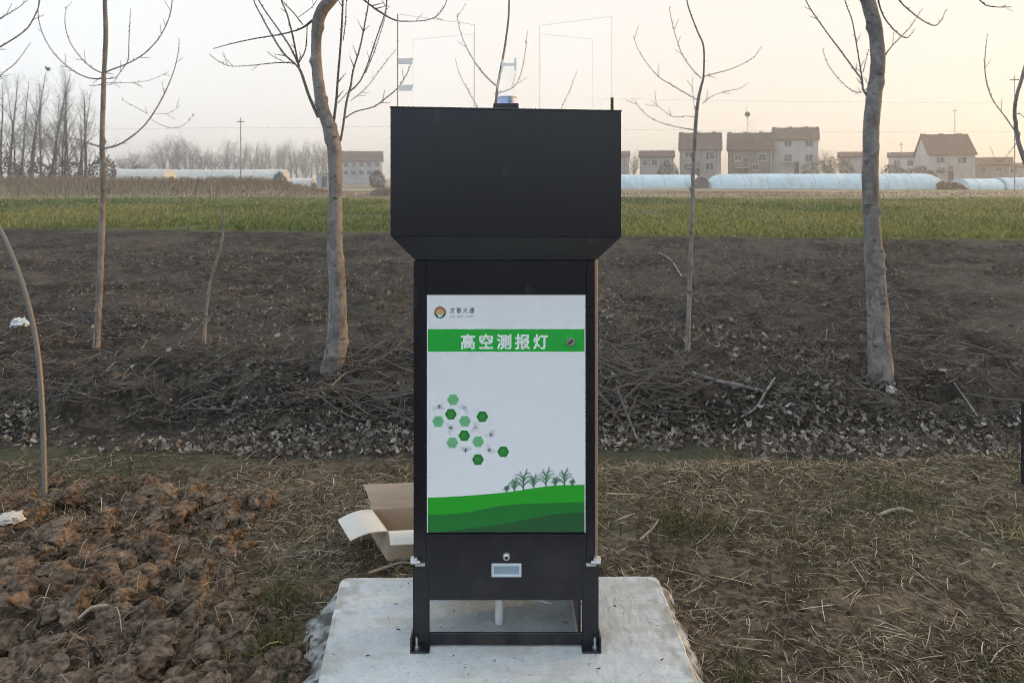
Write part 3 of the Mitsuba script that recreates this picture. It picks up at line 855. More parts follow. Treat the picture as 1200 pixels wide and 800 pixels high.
near_tree('straight_tree', 'bare tree with a thick pale grey trunk bending at the top, right of the machine', on_ground(1032, 441)[1],
          [(1032, 470, 36), (1032, 450, 31), (1031, 425, 27), (1030, 400, 25.5), (1028, 350, 23), (1024, 300, 20.5), (1021, 250, 18.5), (1020, 200, 17.5), (1021, 150, 17), (1024, 115, 17.5), (1028.5, 75, 16), (1027, 40, 16), (1021, 15, 16), (1017, 0, 16), (1004, -40, 15), (994, -120, 13), (1000, -220, 10), (996, -330, 5), (998, -420, 1.5)],
          [[[(1016, 112, 4.5), (1011, 104, 3.6), (1010, 94, 3.2), (1000, 80, 2.6), (984, 58, 2.4), (966, 34, 2), (945, 2, 1.7), (935, -30, 1)],
            [(1011, 96, 2.4), (1008, 78, 2.2), (1003, 48, 2), (998, 22, 1.8), (990, 0, 1.5), (984, -40, .9)], [(1010, 108, 1.6), (1000, 107, 1.4), (985, 95, 1.2), (970, 75, 1.1), (964, 58, .8)], [(1011, 86, 1.4), (1015, 70, 1.2), (1018, 58, .9)], [(1014, 105, 1.5), (1018, 101, 1.2), (1012, 90, 1)]],
           [[(1036, 66, 2.2), (1046, 53, 1.8), (1058, 41, 1.6), (1068, 30, 1.2), (1081, 10, .9)]],
           [[(1023, -30, 4), (1028, -5, 3), (1034, 16, 2.4), (1044, 31, 2.2), (1056, 42, 2), (1064, 44, 1.6), (1072, 34, 1)]],
           [[(1000, -90, 5), (1030, -40, 3.5), (1053, -1, 2.4), (1068, 14, 2.2), (1083, 25, 2), (1096, 30, 1.8), (1104, 22, 1.2), (1108, 12, .9)]],
           [[(999, -200, 7), (1080, -160, 4), (1130, -30, 2.4), (1150, 2, 2), (1165, 8, 1.6), (1185, 8, 1)]],
           [[(996, -150, 6), (950, -230, 4), (920, -330, 1.2)]], [[(999, -240, 5), (1030, -320, 3), (1040, -420, 1.2)]]], seed=5, knots=18)

near_tree('young_tree', 'slim young tree with three wide upcurved branches at left', 6.3,
          [(113, 408, 9), (113.5, 395, 7.5), (117, 330, 7), (120, 260, 6.5), (121, 215, 6.2), (119.5, 172, 6), (120.5, 130, 5.4), (121.5, 100, 5.4), (122, 85, 5), (124, 40, 5), (123, 0, 4.6), (124, -80, 3.6), (122, -180, 2.2), (124, -280, 1)],
          [[[(120, 174, 3.6), (135, 171, 3), (150, 163, 2.8), (168, 148, 2.5), (182, 129, 2.3), (194, 107, 2), (204, 82, 1.7), (209, 60, 1.3), (210, 46, .8)], [(174, 134, 1), (160, 126, .9), (143, 117, .7)], [(175, 138, 1), (188, 146, .9), (203, 150, 1.1), (216, 146, .9), (229, 133, .6)], [(176, 133, .8), (196, 133, .7), (211, 124, .6)]],
           [[(118, 172, 3.4), (105, 168, 2.8), (92, 164, 2.4), (78, 160, 2), (64, 152, 1.2)]],
           [[(122, 85, 3.2), (135, 80, 2.6), (148, 75, 2.4), (166, 65, 2.2), (182, 50, 2), (193, 33, 1.8), (200, 14, 1.8), (202, -5, 1.6), (204, -40, .8)]],
           [[(121, 92, 2.6), (108, 92, 2.2), (95, 88, 2.2), (79, 78, 2), (63, 62, 1.8), (51, 42, 1.6), (45, 20, 1.4), (46, -5, 1.2), (50, -40, .7)]],
           [[(121, 86, 2.4), (110, 81, 2), (97, 70, 1.8), (84, 53, 1.6), (78, 38, 1.5), (76, 22, 1.3), (78, 8, .8)]],
           [[(123, 92, 2), (135, 91, 1.8), (144, 80, 1.8), (150, 70, 1.9), (151, 50, 1.7), (152, 28, 1.5), (153, 10, 1)], [(124, 100, 1.2), (132, 98, 1.1), (138, 90, .9)]],
           [[(121, 99, 2), (110, 100, 1.4), (104, 100, .8)]],
           [[(122, 97, 1.3), (150, 97, 1), (175, 94, .9), (198, 84, .7)]],
           [[(124, -90, 2.6), (90, -140, 1.8), (70, -220, .9)]], [[(123, -60, 2.6), (160, -110, 1.8), (170, -200, .9)]]], seed=7, rough=.25, slim=.62, twig='pale_twig', knots=5)

near_tree('young_tree', 'very slim young tree with thin pale twigs right of the machine head', 6.25,
          [(806, 412, 7.5), (806, 395, 6), (808, 340, 5.2), (810, 280, 4.8), (812.5, 210, 4.4), (815, 150, 4.2), (818, 118, 3.8), (822, 100, 3), (824.5, 88, 2.4), (824.5, 55, 2), (817, 36, 1.8), (808, 12, 1.6), (804, -5, 1.4), (798, -50, .7)],
          [[[(819, 118, 2), (803, 109, 1.7), (788, 100, 1.6), (772, 90, 1.5), (758, 74, 1.3), (748, 58, 1.1), (742, 42, .8)]],
           [[(822, 92, 1.8), (812, 82, 1.6), (800, 65, 1.5), (793, 46, 1.3), (787, 24, 1.2), (784, 8, .8)]],
           [[(824, 90, 1.9), (838, 86, 1.8), (856, 81, 1.5), (872, 74, 1.4), (884, 66, 1.1), (893, 54, .8)]],
           [[(823, 121, 1.4), (834, 113, 1.2), (850, 107, 1.1), (866, 104, 1), (877, 97, .7)]],
           [[(815, 152, 2), (800, 150, 1.6), (782, 146, 1.3), (764, 139, 1.1), (751, 128, 1), (742, 115, .7)]],
           [[(816, 137, 1.4), (803, 136, 1.2), (790, 137, 1.2), (778, 130, 1), (764, 118, .8)]],
           [[(814, 130, .9), (812, 108, .8), (812, 88, .6)]], [[(811, 203, 1.6), (818, 193, 2), (822, 182, 1.2)]]], seed=9, rough=.2, slim=.62, twig='pale_twig', knots=5)

near_tree('young_tree', 'young tree leaning out of view at the right edge', 6.2,
          [(1250, 420, 9), (1240, 330, 7), (1222, 245, 6), (1200, 186, 5), (1192, 160, 4.4), (1189, 132, 4), (1192, 110, 3.8), (1198, 90, 3.6), (1204, 60, 3.2), (1206, 0, 2.6), (1200, -80, 1.6), (1202, -150, .8)],
          [[[(1191, 156, 2.4), (1178, 137, 2.2), (1164, 118, 2), (1157, 100, 2), (1154, 80, 1.8), (1155, 58, 1.4), (1157, 40, .8)]],
           [[(1190, 133, 1.8), (1196, 134, 1.6), (1206, 142, 1.2), (1220, 140, .8)]], [[(1193, 165, 1.2), (1172, 190, 1), (1160, 172, .8)]]], seed=11, rough=.2, slim=.62, twig='pale_twig', knots=5)

near_tree('young_tree', 'young tree behind the machine, its fork showing above the head', 6.6,
          [(566, 420, 8), (568, 340, 7), (572, 220, 5.6), (577, 150, 4.6), (581, 122, 3.8), (583, 103, 3.2), (587, 80, 2.8), (592, 52, 2.4), (596, 20, 2.2), (597, -5, 2), (602, -60, 1.3), (600, -120, .7)],
          [[[(581, 100, 2.4), (572, 92, 2.2), (560, 78, 2), (549, 60, 1.7), (541, 42, 1.4), (537, 26, 1), (536, 16, .7)]],
           [[(580, 110, 1.8), (594, 106, 1.4), (604, 100, 1.3), (611, 84, 1.2), (616, 58, 1.1), (618, 36, .8)]],
           [[(576, 155, 1.8), (562, 130, 1.4), (553, 114, 1.2), (540, 90, 1), (533, 68, .7)]],
           [[(576, 160, 1.8), (640, 150, 1.4), (663, 116, 1), (676, 84, .7)]]], seed=13, rough=.2, slim=.7, twig='pale_twig')

near_tree('sapling_whip', 'short thin bare whip of a sapling between the slim left tree and the crooked trunk', 6.25,
          [(239, 404, 5.5), (240, 385, 4), (243, 350, 3.6), (249, 320, 3.4), (257, 295, 3.2), (261, 275, 2.8), (262, 258, 2.4), (262, 243, 1.2)],
          [[[(241, 380, 1.6), (246, 372, 1.2), (249, 366, .8)]]], seed=15, rough=.2)

near_tree('corner_tree', 'bare tree mostly out of view whose branches reach into the top left corner', 5.6,
          [(-70, 430, 20), (-68, 300, 17), (-62, 180, 15), (-60, 90, 13), (-52, 0, 12), (-56, -100, 9), (-50, -220, 5), (-52, -320, 1.5)],
          [[[(-61, 100, 4.5), (-30, 74, 3.4), (0, 55, 2.6), (18, 44, 2.4), (32, 33, 2.2), (41, 18, 2), (46, 4, 1.6), (48, -20, 1)]],
           [[(-61, 140, 3), (-25, 115, 2), (2, 87, 1.6), (18, 74, 1.3), (36, 50, .8)]], [[(-56, 30, 3), (-20, 32, 2), (6, 18, 1.4), (20, 10, 1.2), (32, 0, .9)], [(-20, 32, 1.2), (4, 20, 1), (14, 4, .8)]],
           [[(-55, -40, 4), (-20, -60, 3), (10, -120, 1.2)]]], seed=17)


# ---------------------------------------------------------------- concrete pad
PAD = 0.06
Yb, Yn = 2.925, 1.72
pts = sg.Polygon([(-0.652, Yb), (0.556, Yb + .012), (0.572, Yn), (-0.520, Yn)]).buffer(-0.03).buffer(0.03, quad_segs=4)
ring = np.array(pts.exterior.coords)[:-1]
pad_t = thing('concrete_pad', 'pale grey concrete pad on which the black machine stands', 'concrete slab')
# top sheet with fine relief
xs, ys = np.linspace(-.66, .58, 140), np.linspace(Yn, Yb + .02, 140)
XX, YY = np.meshgrid(xs, ys)
m = trimesh.creation.extrude_polygon(pts, PAD + 0.02, engine='earcut')
m.apply_translation((0, 0, -0.02))
slab = []
from shapely import segmentize
r2 = np.array(segmentize(pts.exterior, 0.03).coords)[:-1]
def chip(r, amp, seed):
    q = np.column_stack([r, r[:, 0] * 0])
    return r + amp * (np.stack([meshkit.fbm(q * 30, 2, seed), meshkit.fbm(q * 30, 2, seed + 5)], -1) - .5)


r2 = chip(np.array(segmentize(pts.exterior, 0.012).coords)[:-1], .005, 3)
inner = chip(np.array(segmentize(pts.buffer(-0.006).exterior, 0.012).coords)[:-1], .005, 3)
cap_v, cap_f = trimesh.creation.triangulate_polygon(sg.Polygon(inner).buffer(0), engine='earcut')
top = trimesh.Trimesh(np.column_stack([cap_v, np.full(len(cap_v), PAD)]), cap_f, process=False)


def skirt(ra, za, rb, zb_):
    n = min(len(ra), len(rb))
    ka, kb = (np.arange(n + 1) * len(ra) // n) % len(ra), (np.arange(n + 1) * len(rb) // n) % len(rb)
    v = np.vstack([np.column_stack([ra[ka], np.full(n + 1, za)]), np.column_stack([rb[kb], np.full(n + 1, zb_)])])
    i = np.arange(n)
    return quads(v, np.stack([i, i + 1, i + n + 2, i + n + 1], 1))


low = join([top, skirt(np.array(sg.Polygon(inner).exterior.coords)[:-1], PAD, r2, PAD - .007), skirt(r2, PAD - .007, r2, -.03)])
add('slab', low, 'concrete', pad_t)
# the rough spill of concrete squeezed out under the form boards
g = np.random.default_rng(21)


def spill(a, b, wmax, seed):
    a, b = np.array(a), np.array(b)
    n, k = 110, 12
    t = np.linspace(0, 1, n)
    d = (b - a) / np.linalg.norm(b - a)
    out = np.array([d[1], -d[0]])
    wdt = wmax * (.25 + 1.2 * meshkit.fbm(np.stack([t * 7, t * 0 + seed, t * 0], -1), 3, seed))
    v = np.zeros((n, k, 3))
    for j in range(k):
        u = j / (k - 1)
        xy = a + (b - a) * t[:, None] + out * (wdt * u - .012)[:, None]
        z = (0.050 * (1 - u ** 1.6) - .012)
        q = np.column_stack([xy, np.zeros(n)])
        v[:, j, :2] = xy + .012 * (np.stack([meshkit.noise(q * 40, 2), meshkit.noise(q * 40 + 9, 3)], -1) - .5)
        v[:, j, 2] = z + .035 * (meshkit.fbm(q * 28, 3, seed + 2) - .5) * (1 if 0 < j else .3)
    i, j = np.meshgrid(np.arange(n - 1), np.arange(k - 1), indexing='ij')
    f = np.stack([i * k + j, (i + 1) * k + j, (i + 1) * k + j + 1, i * k + j + 1], -1).reshape(-1, 4)
    return quads(v.reshape(-1, 3), f)


add('spilled_edge', spill((-0.645, Yb - .03), (-0.520, Yn), .105, 3), 'rough_concrete', pad_t, smooth=50, label='rough crumbling concrete spilled along the left side')
add('spilled_edge', spill((0.572, Yn), (0.556, Yb - .03), .066, 5), 'rough_concrete', pad_t, smooth=50, label='rough crumbling concrete spilled along the right side')

# ---------------------------------------------------------------- the machine: an insect monitoring lamp cabinet
lamp = thing('insect_lamp_cabinet', 'tall black metal cabinet with a boxy head and a green-and-white panel, on the pad', 'machine')
YF = 2.490                                    # front plane of the cabinet


def fx(px, Y=YF):
    return (px - PX0) / F * Y


def fz(py, Y=YF):
    return H - (py - PY0) / F * Y


xl, xr = fx(484.5), fx(697.2)
xt = fx(701.5)
zb, zt = PAD, fz(304)
YR = YF + 0.44
zlow = fz(703.5)                                # lower edge of the door, top of the open bay
# closed body above the bay
body = box(xl + .004, xr - .004, YF + .022, YR, zlow + .004, zt - .002)
add('body', body, 'black_paint', lamp)
# door on the front with a recess for the panel
pxl, pxr, pzt, pzb = fx(499.5), fx(686.5), fz(344.5), fz(625.5)
door = add('door', join([rbox(xl, pxl, YF, YF + .02, fz(703), zt - .003, .003), rbox(pxr, xr, YF, YF + .02, fz(703), zt - .003, .003),
                         box(pxl, pxr, YF + .0006, YF + .02, pzt, zt - .004), box(pxl, pxr, YF + .0006, YF + .02, fz(702.6), pzb)]), 'black_paint', lamp)
# rounded side trim of the black cabinet, low sunlight painted into its reddish colour
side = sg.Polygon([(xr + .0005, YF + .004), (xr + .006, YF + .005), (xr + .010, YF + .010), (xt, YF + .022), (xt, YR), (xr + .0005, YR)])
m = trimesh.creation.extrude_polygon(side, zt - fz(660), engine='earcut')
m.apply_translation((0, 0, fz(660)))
add('side_trim', m, 'sun_tinted_trim', lamp, label='metal side edge with reddish low sunlight painted into its colour')
# lower frame: four legs, rails
lg = .052
for x0, x1 in ((fx(484), fx(484) + lg), (fx(701.5) - lg, fx(701.5))):
    add('leg', rbox(x0, x1, YF - .004, YF + .030, zb, fz(658), .002), 'black_paint', lamp)
    add('leg', rbox(x0, x1, YR - .034, YR, zb, fz(658), .002), 'black_paint', lamp)
add('bottom_rail', rbox(fx(484) + lg, fx(701.5) - lg, YF, YF + .008, zb + .006, fz(741), .0015), 'black_paint', lamp)
add('inner_upright', rbox(fx(701.5) - lg - .010, fx(701.5) - lg - .002, YF + .04, YF + .30, zb + .002, zlow - .002, .001), 'black_paint', lamp)
add('bottom_rail', rbox(fx(484) + lg, fx(701.5) - lg, YR - .03, YR, zb + .004, zb + .032, .002), 'black_paint', lamp)
for s, x in ((-1, fx(484)), (1, fx(701.5))):
    xi = x - s * .056
    xo = x + s * .005
    a, b = min(xi, xo), max(xi, xo)
    ft = add('foot', join([rbox(a, b, YF - .036, YF + .0, zb + .0005, zb + .006, .001), rbox(min(xo, xo - s * .006), max(xo, xo - s * .006), YF - .034, YF + .02, zb + .006, zb + .05, .001)]), 'black_paint', lamp)
    bx, by = x - s * .014, YF - .018
    m = trimesh.creation.cylinder(.0045, .036, sections=12)
    m.apply_translation((bx, by, zb + .024))
    nut = trimesh.creation.cylinder(.0085, .008, sections=6)
    nut.apply_translation((bx, by, zb + .010))
    add('bolt', join([m, nut]), 'steel', ft)
# toggle latches at the waist
for s, x in ((-1, fx(484)), (1, fx(701))):
    zc = fz(657)
    lt = add('latch', join([rbox(x - s * .024 - .016, x - s * .024 + .016, YF - .013, YF + .0, zc - .012, zc - .003, .002),
                            rbox(x - s * .004 - .012, x - s * .004 + .012, YF - .014, YF + .012, zc - .004, zc + .013, .003)]), 'galvanised', lamp)
    m = trimesh.creation.cylinder(.006, .03, sections=12)
    m.apply_transform(trimesh.transformations.rotation_matrix(math.pi / 2, (0, 1, 0)))
    m.apply_translation((x - s * .010, YF - .016, zc + .004))
    add('pin', m, 'steel', lt)
# head
YH = 2.42
hx0, hx1 = fx(457.5, YH), fx(727.8, YH)
hz0, hz1 = fz(276, YH), fz(125.5, YH)
YHR = YF + .50
bz = fz(304)
bx0, bx1 = fx(486), fx(699.5)
drop = .012
up = [(hx0, YH, hz0), (hx1, YH, hz0 - .004), (hx0, YH, hz1), (hx1, YH, hz1 - drop), (hx0, YHR, hz0), (hx1, YHR, hz0), (hx0, YHR, hz1), (hx1, YHR, hz1 - drop)]
lowp = [(bx0, YF, bz), (bx1, YF, bz), (bx0, YR, bz), (bx1, YR, bz)]
P = np.array(up)
inn = P + (np.array([(hx0 + hx1) / 2, (YH + YHR) / 2, (hz0 + hz1) / 2]) - P) * 0
hood = trimesh.convex.convex_hull(np.array(up))
add('head', hood, 'black_paint', lamp)
fun = trimesh.convex.convex_hull(np.array([(hx0 + .001, YH + .001, hz0 - .0015), (hx1 - .001, YH + .001, hz0 - .0055), (hx0 + .001, YHR, hz0 - .0015), (hx1 - .001, YHR, hz0 - .0015)] + lowp))
add('funnel', fun, 'black_paint', lamp)
# folded rim round the top of the head
rim = [tube([(hx0, YH, hz1, .003), (hx1, YH, hz1 - drop, .003)], 6, 1), tube([(hx0, YH, hz1, .003), (hx0, YHR, hz1, .003)], 6, 1), tube([(hx1, YH, hz1 - drop, .003), (hx1, YHR, hz1 - drop, .003)], 6, 1)]
add('rim', join(rim), 'black_paint', lamp)
lb = add('lamp_base', rbox(fx(578, 2.46), fx(608, 2.46), 2.44, 2.70, hz1 - .02, fz(121.5, 2.46), .003), 'black_paint', lamp)
# stud at the right front corner
m = trimesh.creation.cylinder(.0055, .05, sections=12)
m.apply_translation((fx(717.5, 2.45), 2.45, hz1 - drop + .02))
add('stud', m, 'black_paint', lamp)
# blue lamp holder and white lamp in the middle of the head
cx, cy = fx(594.5, 2.62), 2.62
m = trimesh.creation.cylinder(.032, .030, sections=32)
m.apply_translation((cx, cy, fz(118.5, 2.62)))
lh = add('lamp_holder', m, 'lamp_blue', lamp, smooth=40, label='pale blue lamp holder')
m = trimesh.creation.torus(.032, .003, 32, 8)
m.apply_translation((cx, cy, fz(114, 2.62)))
add('collar', m, 'lamp_white', lh, smooth=True)
add('clip', rbox(cx + .004, cx + .016, cy - .042, cy - .036, fz(121, 2.62), fz(114, 2.62), .001), 'handle_recess', lh)
prof = np.array([(0.0, .0), (.016, .0), (.030, .010), (.034, .030), (.030, .060), (.022, .085), (.012, .1), (0, .105)])
m = trimesh.creation.revolve(prof, sections=28)
m.apply_translation((cx, cy, fz(112, 2.62)))
add_bsdf('lamp_glass', {'type': 'thindielectric', 'int_ior': 1.4})
gl = add('lamp_bulb', m, 'lamp_glass', lamp, smooth=40)
add('cap', join([box(cx - .016, cx + .030, cy - .003, cy + .003, fz(77, 2.62), fz(74, 2.62)), box(cx + .024, cx + .031, cy - .004, cy + .004, fz(83, 2.62), fz(68, 2.62)), box(cx - .02, cx - .014, cy - .004, cy + .004, fz(83, 2.62), fz(70, 2.62))]), 'clear_clip', gl)
# four clear plates standing crosswise
ctr = np.array([-.018, 2.70])
top_z = fz(16.5, 2.45)
for k, (ox, oy) in enumerate(((fx(466, 2.45), 2.45), (fx(717, 2.475), 2.475), (fx(694, 2.87), 2.87), (fx(484, 2.87), 2.87))):
    o = np.array([ox, oy])
    d = ctr - o
    L = np.linalg.norm(d)
    d /= L
    i = ctr - d * .135
    nrm = np.array([-d[1], d[0]])
    z0, z1 = hz1 + .004, top_z - .002 * k
    corners = [(*o, z0), (*i, z0), (*i, z1), (*o, z1)]
    pl = add('clear_plate', trimesh.Trimesh(np.array(corners), [[0, 1, 2], [0, 2, 3]], process=False), 'acrylic', lamp)
    e = .0022 if k == 0 else .0009
    post = [tube([(*o, z0 - .02, e), (*o, z1, e)], 6, 1), tube([(*i, z0, .0010), (*i, z1, .0010)], 6, 1), tube([(*o, z1, .0006), (*i, z1, .0006)], 6, 1)]
    add('edge', join(post), 'plate_post' if k == 0 else 'acrylic_edge', pl)
    if k == 0:
        for zz in (fz(72, 2.47), fz(103, 2.47)):
            q = o + d * .028
            add('bracket', join([box(q[0] - .024, q[0] + .022, q[1] - .003, q[1] + .003, zz - .009, zz + .009), box(q[0] + .016, q[0] + .026, q[1] - .004, q[1] + .004, zz + .004, zz + .010)]), 'clear_clip', pl)

# ---- the printed panel
YP = YF + .004
poster = add('poster', box(fx(501), fx(685.3), YP, YP + .012, fz(623.5), fz(346.5)), 'poster_white', lamp, label='white panel printed with a green band, hexagons and green hills')


def flat(geom, layer, mat, name, parent=None):
    """A printed shape in photo pixels, laid a hair proud of the panel."""
    ms = []
    for q in getattr(geom, 'geoms', [geom]):
        if q.is_empty or q.geom_type != 'Polygon':
            continue
        m = trimesh.creation.extrude_polygon(q, 0.0003, engine='earcut')
        v = m.vertices
        y = YP - .0004 * layer - v[:, 2]
        m.vertices = np.column_stack([(v[:, 0] - PX0) / F * YF, y, H - (v[:, 1] - PY0) / F * YF])
        ms.append(m)
    return add(name, join(ms), mat, parent or poster)


PANEL = sg.box(501.3, 346.9, 685, 623.2)
flat(sg.box(501.3, 385.6, 685, 412), 1, 'print_band', 'green_band')


def wave(pts, floor=623.2):
    p = smooth_path(np.array([(x, y, 0, 0) for x, y in pts], float), 4)[:, :2]
    return sg.Polygon([*map(tuple, p), (pts[-1][0], floor), (pts[0][0], floor)]).buffer(0).intersection(PANEL)


flat(wave([(500, 583), (530, 582), (570, 579), (600, 576), (625, 572), (650, 569), (686, 568)]), 1, 'print_hill_light', 'light_hill')
flat(wave([(500, 603), (525, 602.5), (550, 600), (580, 594), (605, 591), (640, 589.5), (686, 588.5)]), 2, 'print_hill_mid', 'mid_hill')
flat(wave([(500, 625), (530, 621.5), (560, 618), (590, 614), (620, 608), (650, 602.5), (686, 600)]), 3, 'print_hill_dark', 'dark_hill')
GLYPHS = json.loads('''{"高":[[[[15,306],[15,339],[21,344],[174,345],[167,371],[169,377],[203,387],[212,383],[227,345],[377,344],[383,337],[383,307],[378,301],[20,300]]],[[[29,8],[29,184],[33,191],[364,192],[369,188],[370,33],[366,19],[356,9],[332,3],[290,3],[276,30],[278,42],[150,42],[148,27],[143,23],[110,23],[103,31],[103,135],[107,142],[284,143],[291,138],[288,43],[322,42],[322,149],[77,149],[75,5],[70,0],[35,0]],[[151,103],[150,83],[245,83],[245,103]]],[[[75,287],[82,295],[321,295],[327,288],[326,201],[321,196],[79,198],[75,205]],[[123,237],[278,237],[278,255],[123,255]]]],"空":[[[[21,237],[21,329],[26,336],[174,338],[161,367],[162,376],[173,381],[198,388],[206,386],[232,338],[374,336],[379,331],[379,244],[372,239],[333,241],[330,291],[70,291],[67,232],[110,255],[148,284],[156,285],[182,262],[181,253],[90,187],[323,187],[219,249],[219,262],[239,283],[246,284],[372,214],[375,203],[356,180],[350,175],[339,177],[338,148],[332,142],[224,141],[224,58],[373,57],[379,50],[378,17],[373,12],[26,14],[22,19],[22,52],[27,57],[173,58],[175,140],[68,143],[64,148],[63,174],[47,172],[25,203],[30,214],[59,228],[27,229]]]],"测":[[[[284,33],[290,43],[337,44],[338,375],[343,380],[374,380],[381,372],[378,26],[366,9],[354,4],[299,1]]],[[[283,98],[283,343],[288,349],[319,349],[325,343],[324,98],[318,91],[289,92]]],[[[95,24],[99,35],[119,47],[143,69],[159,96],[169,137],[169,303],[179,311],[205,310],[211,302],[211,154],[203,94],[217,96],[266,43],[277,27],[277,21],[255,4],[245,3],[192,65],[156,23],[120,0],[112,2]]],[[[23,351],[48,381],[64,375],[114,344],[116,357],[121,362],[266,359],[269,103],[263,95],[234,94],[226,101],[225,321],[157,321],[156,98],[150,93],[123,93],[116,99],[115,314],[101,299],[93,299],[27,344]]],[[[14,27],[68,158],[73,165],[81,165],[107,148],[110,141],[61,16],[55,6],[47,5]]],[[[6,241],[8,249],[24,269],[35,273],[99,235],[107,223],[88,196],[78,192]]]],"报":[[[[4,161],[9,173],[66,189],[66,257],[14,259],[10,264],[10,299],[15,304],[66,306],[67,380],[71,385],[112,383],[115,305],[158,302],[160,365],[166,372],[360,372],[366,367],[361,285],[357,269],[345,252],[321,243],[244,245],[232,274],[233,282],[239,286],[311,285],[316,326],[208,326],[208,236],[355,235],[378,225],[364,165],[348,128],[324,87],[348,66],[392,39],[392,30],[369,2],[361,1],[342,11],[293,49],[258,20],[224,-1],[216,0],[209,8],[199,0],[163,2],[158,165],[115,152],[114,37],[106,15],[80,2],[23,0],[9,34],[10,42],[66,46],[66,137],[17,126]],[[254,186],[276,145],[292,125],[321,189]],[[208,45],[233,60],[260,85],[232,130],[209,176]],[[115,203],[148,211],[159,208],[159,260],[115,257]]]],"灯":[[[[169,311],[169,347],[174,352],[387,352],[392,347],[390,308],[323,305],[322,40],[316,22],[298,8],[272,3],[214,2],[196,40],[201,51],[273,52],[273,305],[175,306]]],[[[8,28],[10,36],[46,82],[70,148],[78,203],[79,378],[84,383],[119,383],[126,376],[126,256],[148,309],[178,300],[187,291],[147,203],[137,201],[125,205],[120,154],[182,89],[184,81],[160,52],[154,51],[107,101],[79,43],[42,0],[33,1]]],[[[13,196],[24,241],[32,299],[37,303],[67,299],[72,293],[68,251],[52,181],[43,178],[17,189]]]],"文":[[[[9,37],[13,42],[105,78],[170,121],[119,190],[78,271],[15,275],[18,311],[191,312],[164,371],[202,384],[233,328],[234,312],[385,309],[384,273],[321,270],[277,181],[232,122],[267,95],[310,71],[388,43],[391,37],[368,7],[327,18],[279,39],[201,91],[129,44],[33,4]],[[123,271],[155,207],[201,150],[243,204],[276,270]]]],"春":[[[[9,126],[13,132],[67,167],[101,200],[20,202],[19,237],[129,238],[140,257],[54,260],[52,292],[156,295],[162,312],[41,314],[39,348],[171,350],[176,379],[190,381],[216,376],[214,350],[360,347],[358,314],[205,313],[200,297],[345,294],[350,290],[346,260],[186,259],[177,240],[383,235],[380,202],[297,201],[339,162],[390,132],[369,103],[362,100],[311,133],[308,6],[272,6],[268,19],[133,19],[128,4],[94,4],[90,132],[37,99],[32,99]],[[132,56],[268,56],[268,84],[132,84]],[[132,119],[268,119],[268,145],[132,145]],[[154,201],[140,180],[263,181],[249,201]]]],"大":[[[[12,32],[15,38],[78,76],[113,111],[148,169],[166,224],[23,226],[20,263],[173,267],[182,381],[218,381],[221,377],[216,267],[380,264],[381,230],[377,226],[233,225],[259,162],[299,104],[345,63],[387,39],[363,5],[349,9],[318,28],[267,75],[230,128],[201,188],[163,108],[139,76],[107,45],[40,4]]]],"通":[[[[11,35],[12,41],[31,60],[69,88],[68,192],[14,194],[12,228],[106,229],[107,87],[139,66],[140,278],[231,282],[176,308],[176,313],[196,333],[142,335],[143,366],[349,368],[370,352],[370,347],[354,332],[297,292],[315,282],[368,281],[371,277],[372,92],[365,75],[341,64],[295,64],[286,94],[332,97],[332,129],[273,129],[272,68],[241,65],[236,69],[235,129],[179,129],[177,66],[146,62],[168,54],[213,48],[389,55],[392,50],[382,18],[282,12],[187,15],[135,29],[89,57],[70,47],[36,8],[28,12]],[[273,164],[332,164],[332,190],[273,190]],[[273,223],[332,223],[332,248],[274,248]],[[205,333],[258,310],[295,332]],[[179,164],[235,164],[235,190],[179,190]],[[179,223],[235,223],[235,248],[179,248]]],[[[21,342],[22,347],[41,363],[49,365],[105,314],[120,293],[93,270]]]]}''')


def glyph(ch, x0, x1, y0, y1):
    polys = [sg.Polygon(q[0], q[1:]).buffer(0) for q in GLYPHS[ch]]
    gm_ = unary_union(polys)
    sx, sy = (x1 - x0) / 386.0, (y1 - y0) / 390.0
    return affinity.affine_transform(gm_, [sx, 0, 0, -sy, x0 - 5 * sx, y1])


for k, ch in enumerate('高空测报灯'):
    x0 = 539.5 + k * 21.3
    flat(glyph(ch, x0, x0 + 17.5, 391.2, 409.2).buffer(.12), 2, 'print_letter', 'lettering')
# small company mark: round sun-and-field badge, four characters, a hairline of small print
cxl, cyl = 515.6, 366
disc = sg.Point(cxl, cyl).buffer(7.0)
lg_ = flat(disc, 1, 'print_teal', 'badge')
upper = disc.intersection(sg.box(500, 350, 530, 367.2))
flat(upper, 2, 'print_orange', 'sun_arc', None)
flat(sg.Point(cxl, cyl + .6).buffer(4.7).intersection(sg.box(500, 350, 530, 369)), 3, 'print_sand', 'sun_disc', None)
flat(sg.Polygon([(cxl - 1.8, cyl + 5.6), (cxl - 3.2, cyl + 1.5), (cxl, cyl + 3.2), (cxl + 3.2, cyl + 1.5), (cxl + 1.8, cyl + 5.6)]), 4, 'print_halo', 'sprout', None)
for k, ch in enumerate('文春大通'):
    x0 = 527 + k * 7.5
    flat(glyph(ch, x0, x0 + 6.2, 360.3, 367.0), 1, 'print_ink', 'company_name')
small = [sg.box(527.6 + j * 1.55, 369.6 + (j % 3 == 1) * .4, 527.6 + j * 1.55 + .85, 371.6) for j in range(18) if j not in (4, 10, 11)]
flat(unary_union(small), 1, 'print_grey', 'small_print')


def hexagon(x, y, r):
    return sg.Polygon([(x + r * math.cos(a), y + r * math.sin(a)) for a in np.arange(6) * math.pi / 3])


